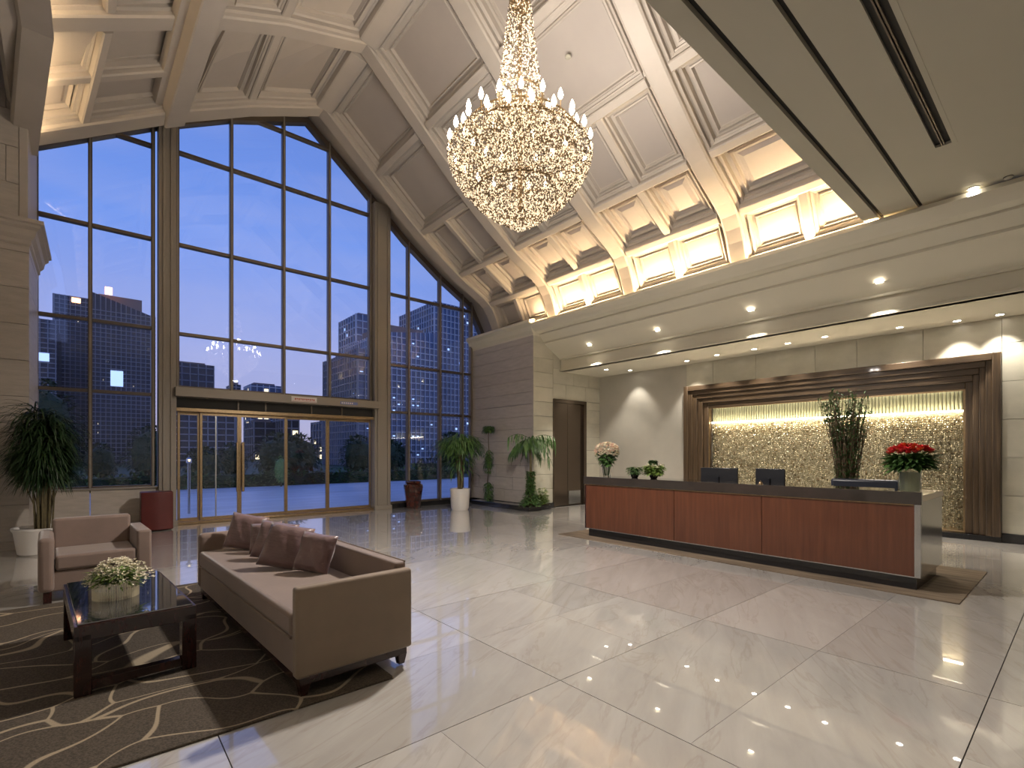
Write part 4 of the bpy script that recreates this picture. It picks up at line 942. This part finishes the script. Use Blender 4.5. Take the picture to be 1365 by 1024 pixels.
def tower(x0, x1, y, h, depth, lab, m='tower', gm='mull', fx=1.9, fz=1.8, tiers=None, lit=.03, sl=0, name='office_tower', litm='e_win'):
    o = empty(name, (x0, y, -.1), lab, 'building')
    W = x1 - x0
    q = MB(); h1 = h + sl
    q.add([(0, 0, 0), (W, 0, 0), (W, depth, 0), (0, depth, 0), (0, 0, h), (W, 0, h1), (W, depth, h1), (0, depth, h)], [(3, 2, 1, 0), (4, 5, 6, 7), (0, 1, 5, 4), (1, 2, 6, 5), (2, 3, 7, 6), (3, 0, 4, 7)]); q.build('body', m, o)
    g_ = MB(); hm = min(h, h1)
    bw = .055 * fx + .02; nz = int(hm / fz); nx = max(2, int(W / fx)); ny = max(2, int(depth / fx))
    for i in range(1, nz + 1): g_.box(-.1, W + .1, -.14, .0, i * fz - bw, i * fz + bw); g_.box(-.14, 0, -.1, depth, i * fz - bw, i * fz + bw)
    for i in range(nx + 1): g_.box(W * i / nx - bw * .8, W * i / nx + bw * .8, -.2, 0, 0, lerp(h, h1, i / nx))
    for i in range(ny + 1): g_.box(-.2, 0, depth * i / ny - bw * .8, depth * i / ny + bw * .8, 0, h)
    gg = g_.build('window_grid', gm, o); gg['kind'] = 'stuff'
    l_ = MB()
    for i in range(nz):
        for j in range(nx):
            if rnd.random() < lit: l_.box(W * j / nx + .25, W * (j + 1) / nx - .25, -.05, .02, i * fz + .3, (i + 1) * fz - .5)
            if rnd.random() < lit: 
                yy = depth * (j % ny) / ny; l_.box(-.05, .02, yy + .25, yy + depth / ny - .25, i * fz + .3, (i + 1) * fz - .5)
    if l_.v: l_.build('lit_windows', litm, o)['kind'] = 'stuff'
    bx('parapet', 'roof', (W * .12, W * .8, depth * .1, depth * .7, hm - .2, max(h, h1) + fz * .35), o)
    return o
def rr(x0, x1): return x0, x1
t1 = tower(-.43, 6.9, 90, 24.2, 16, 'broad grid fronted tower with sloping roofline outside the left window', fx=.55, fz=.62, sl=-2.4, lit=.012)
bx('roof_sign', 'e_beacon', (1.6, 2.4, -.3, 0, 24.1, 25.1), t1); bx('roof_sign', 'e_winb', (2.2, 3.6, -.25, 0, 11.2, 13.4), t1)
t2 = tower(-4.9, -.4, 108, 27.4, 12, 'narrower tower left of the broad tower, orange roof sign', fx=.6, fz=.7, lit=.01); bx('roof_sign', 'e_beacon', (2.1, 3.2, -.3, 0, 26.4, 27.1), t2)
t3 = tower(-9.5, -3.7, 85, 18.5, 15, 'dark tower behind the potted palm with a blue sign', fx=.65, fz=.62, lit=.01); bx('roof_sign', 'e_winb', (3.4, 5.2, -.3, 0, 13.2, 14.2), t3)
tower(11.4, 18.0, 112, 18.9, 12, 'distant dark blue tower above the door header, two stepped roofs', fx=1.3, fz=1.3, lit=.03); 
tower(6.9, 13.9, 72, 7.6, 12, 'low dark office block seen through the left doors', fx=.9, fz=.8, lit=.02)
tower(25.4, 28.2, 60, 14.9, 12, 'dark blue tower just left of the right column', 'towerl', 'mull', .8, .9, lit=.06, litm='e_winb')
tower(33.8, 44.0, 71, 20.4, 14, 'pale striped tower in the right glazing, stepped top', 'towerl', 'mulll', .8, 1.0, lit=.08, sl=1.4, litm='e_winb')
tower(36.5, 42.5, 87, 27.2, 8, 'set back crown block behind the pale striped tower', 'towerl', 'mulll', 1.1, 1.3, lit=.05, litm='e_winb')
tower(50.0, 61.0, 82, 31.0, 14, 'tallest pale blue tower in the right glazing beside the stone wall', 'towerl', 'mulll', .9, 1.2, lit=.05, litm='e_winb')
tower(28.6, 30.8, 152, 20.5, 6, 'tiny distant dark tower above the door header', lit=.02)
tower(34.0, 42.2, 155, 21.4, 8, 'distant lit low block above the door header', 'towerl', 'mulll', 1.6, 1.6, lit=.25, litm='e_win')
tower(27.0, 31.5, 120, 8.6, 8, 'distant low block over the trees behind the middle door', lit=.08)
tower(31.8, 35.0, 115, 10.5, 8, 'distant block with a stepped roof over the garden trees', lit=.08)
tower(42.0, 52.0, 120, 9.4, 8, 'distant wide pale block over the trees right of the middle door', 'towerl', lit=.12)
tower(49.5, 52.0, 105, 13.0, 8, 'distant slim tower seen through the last door pane', lit=.05)
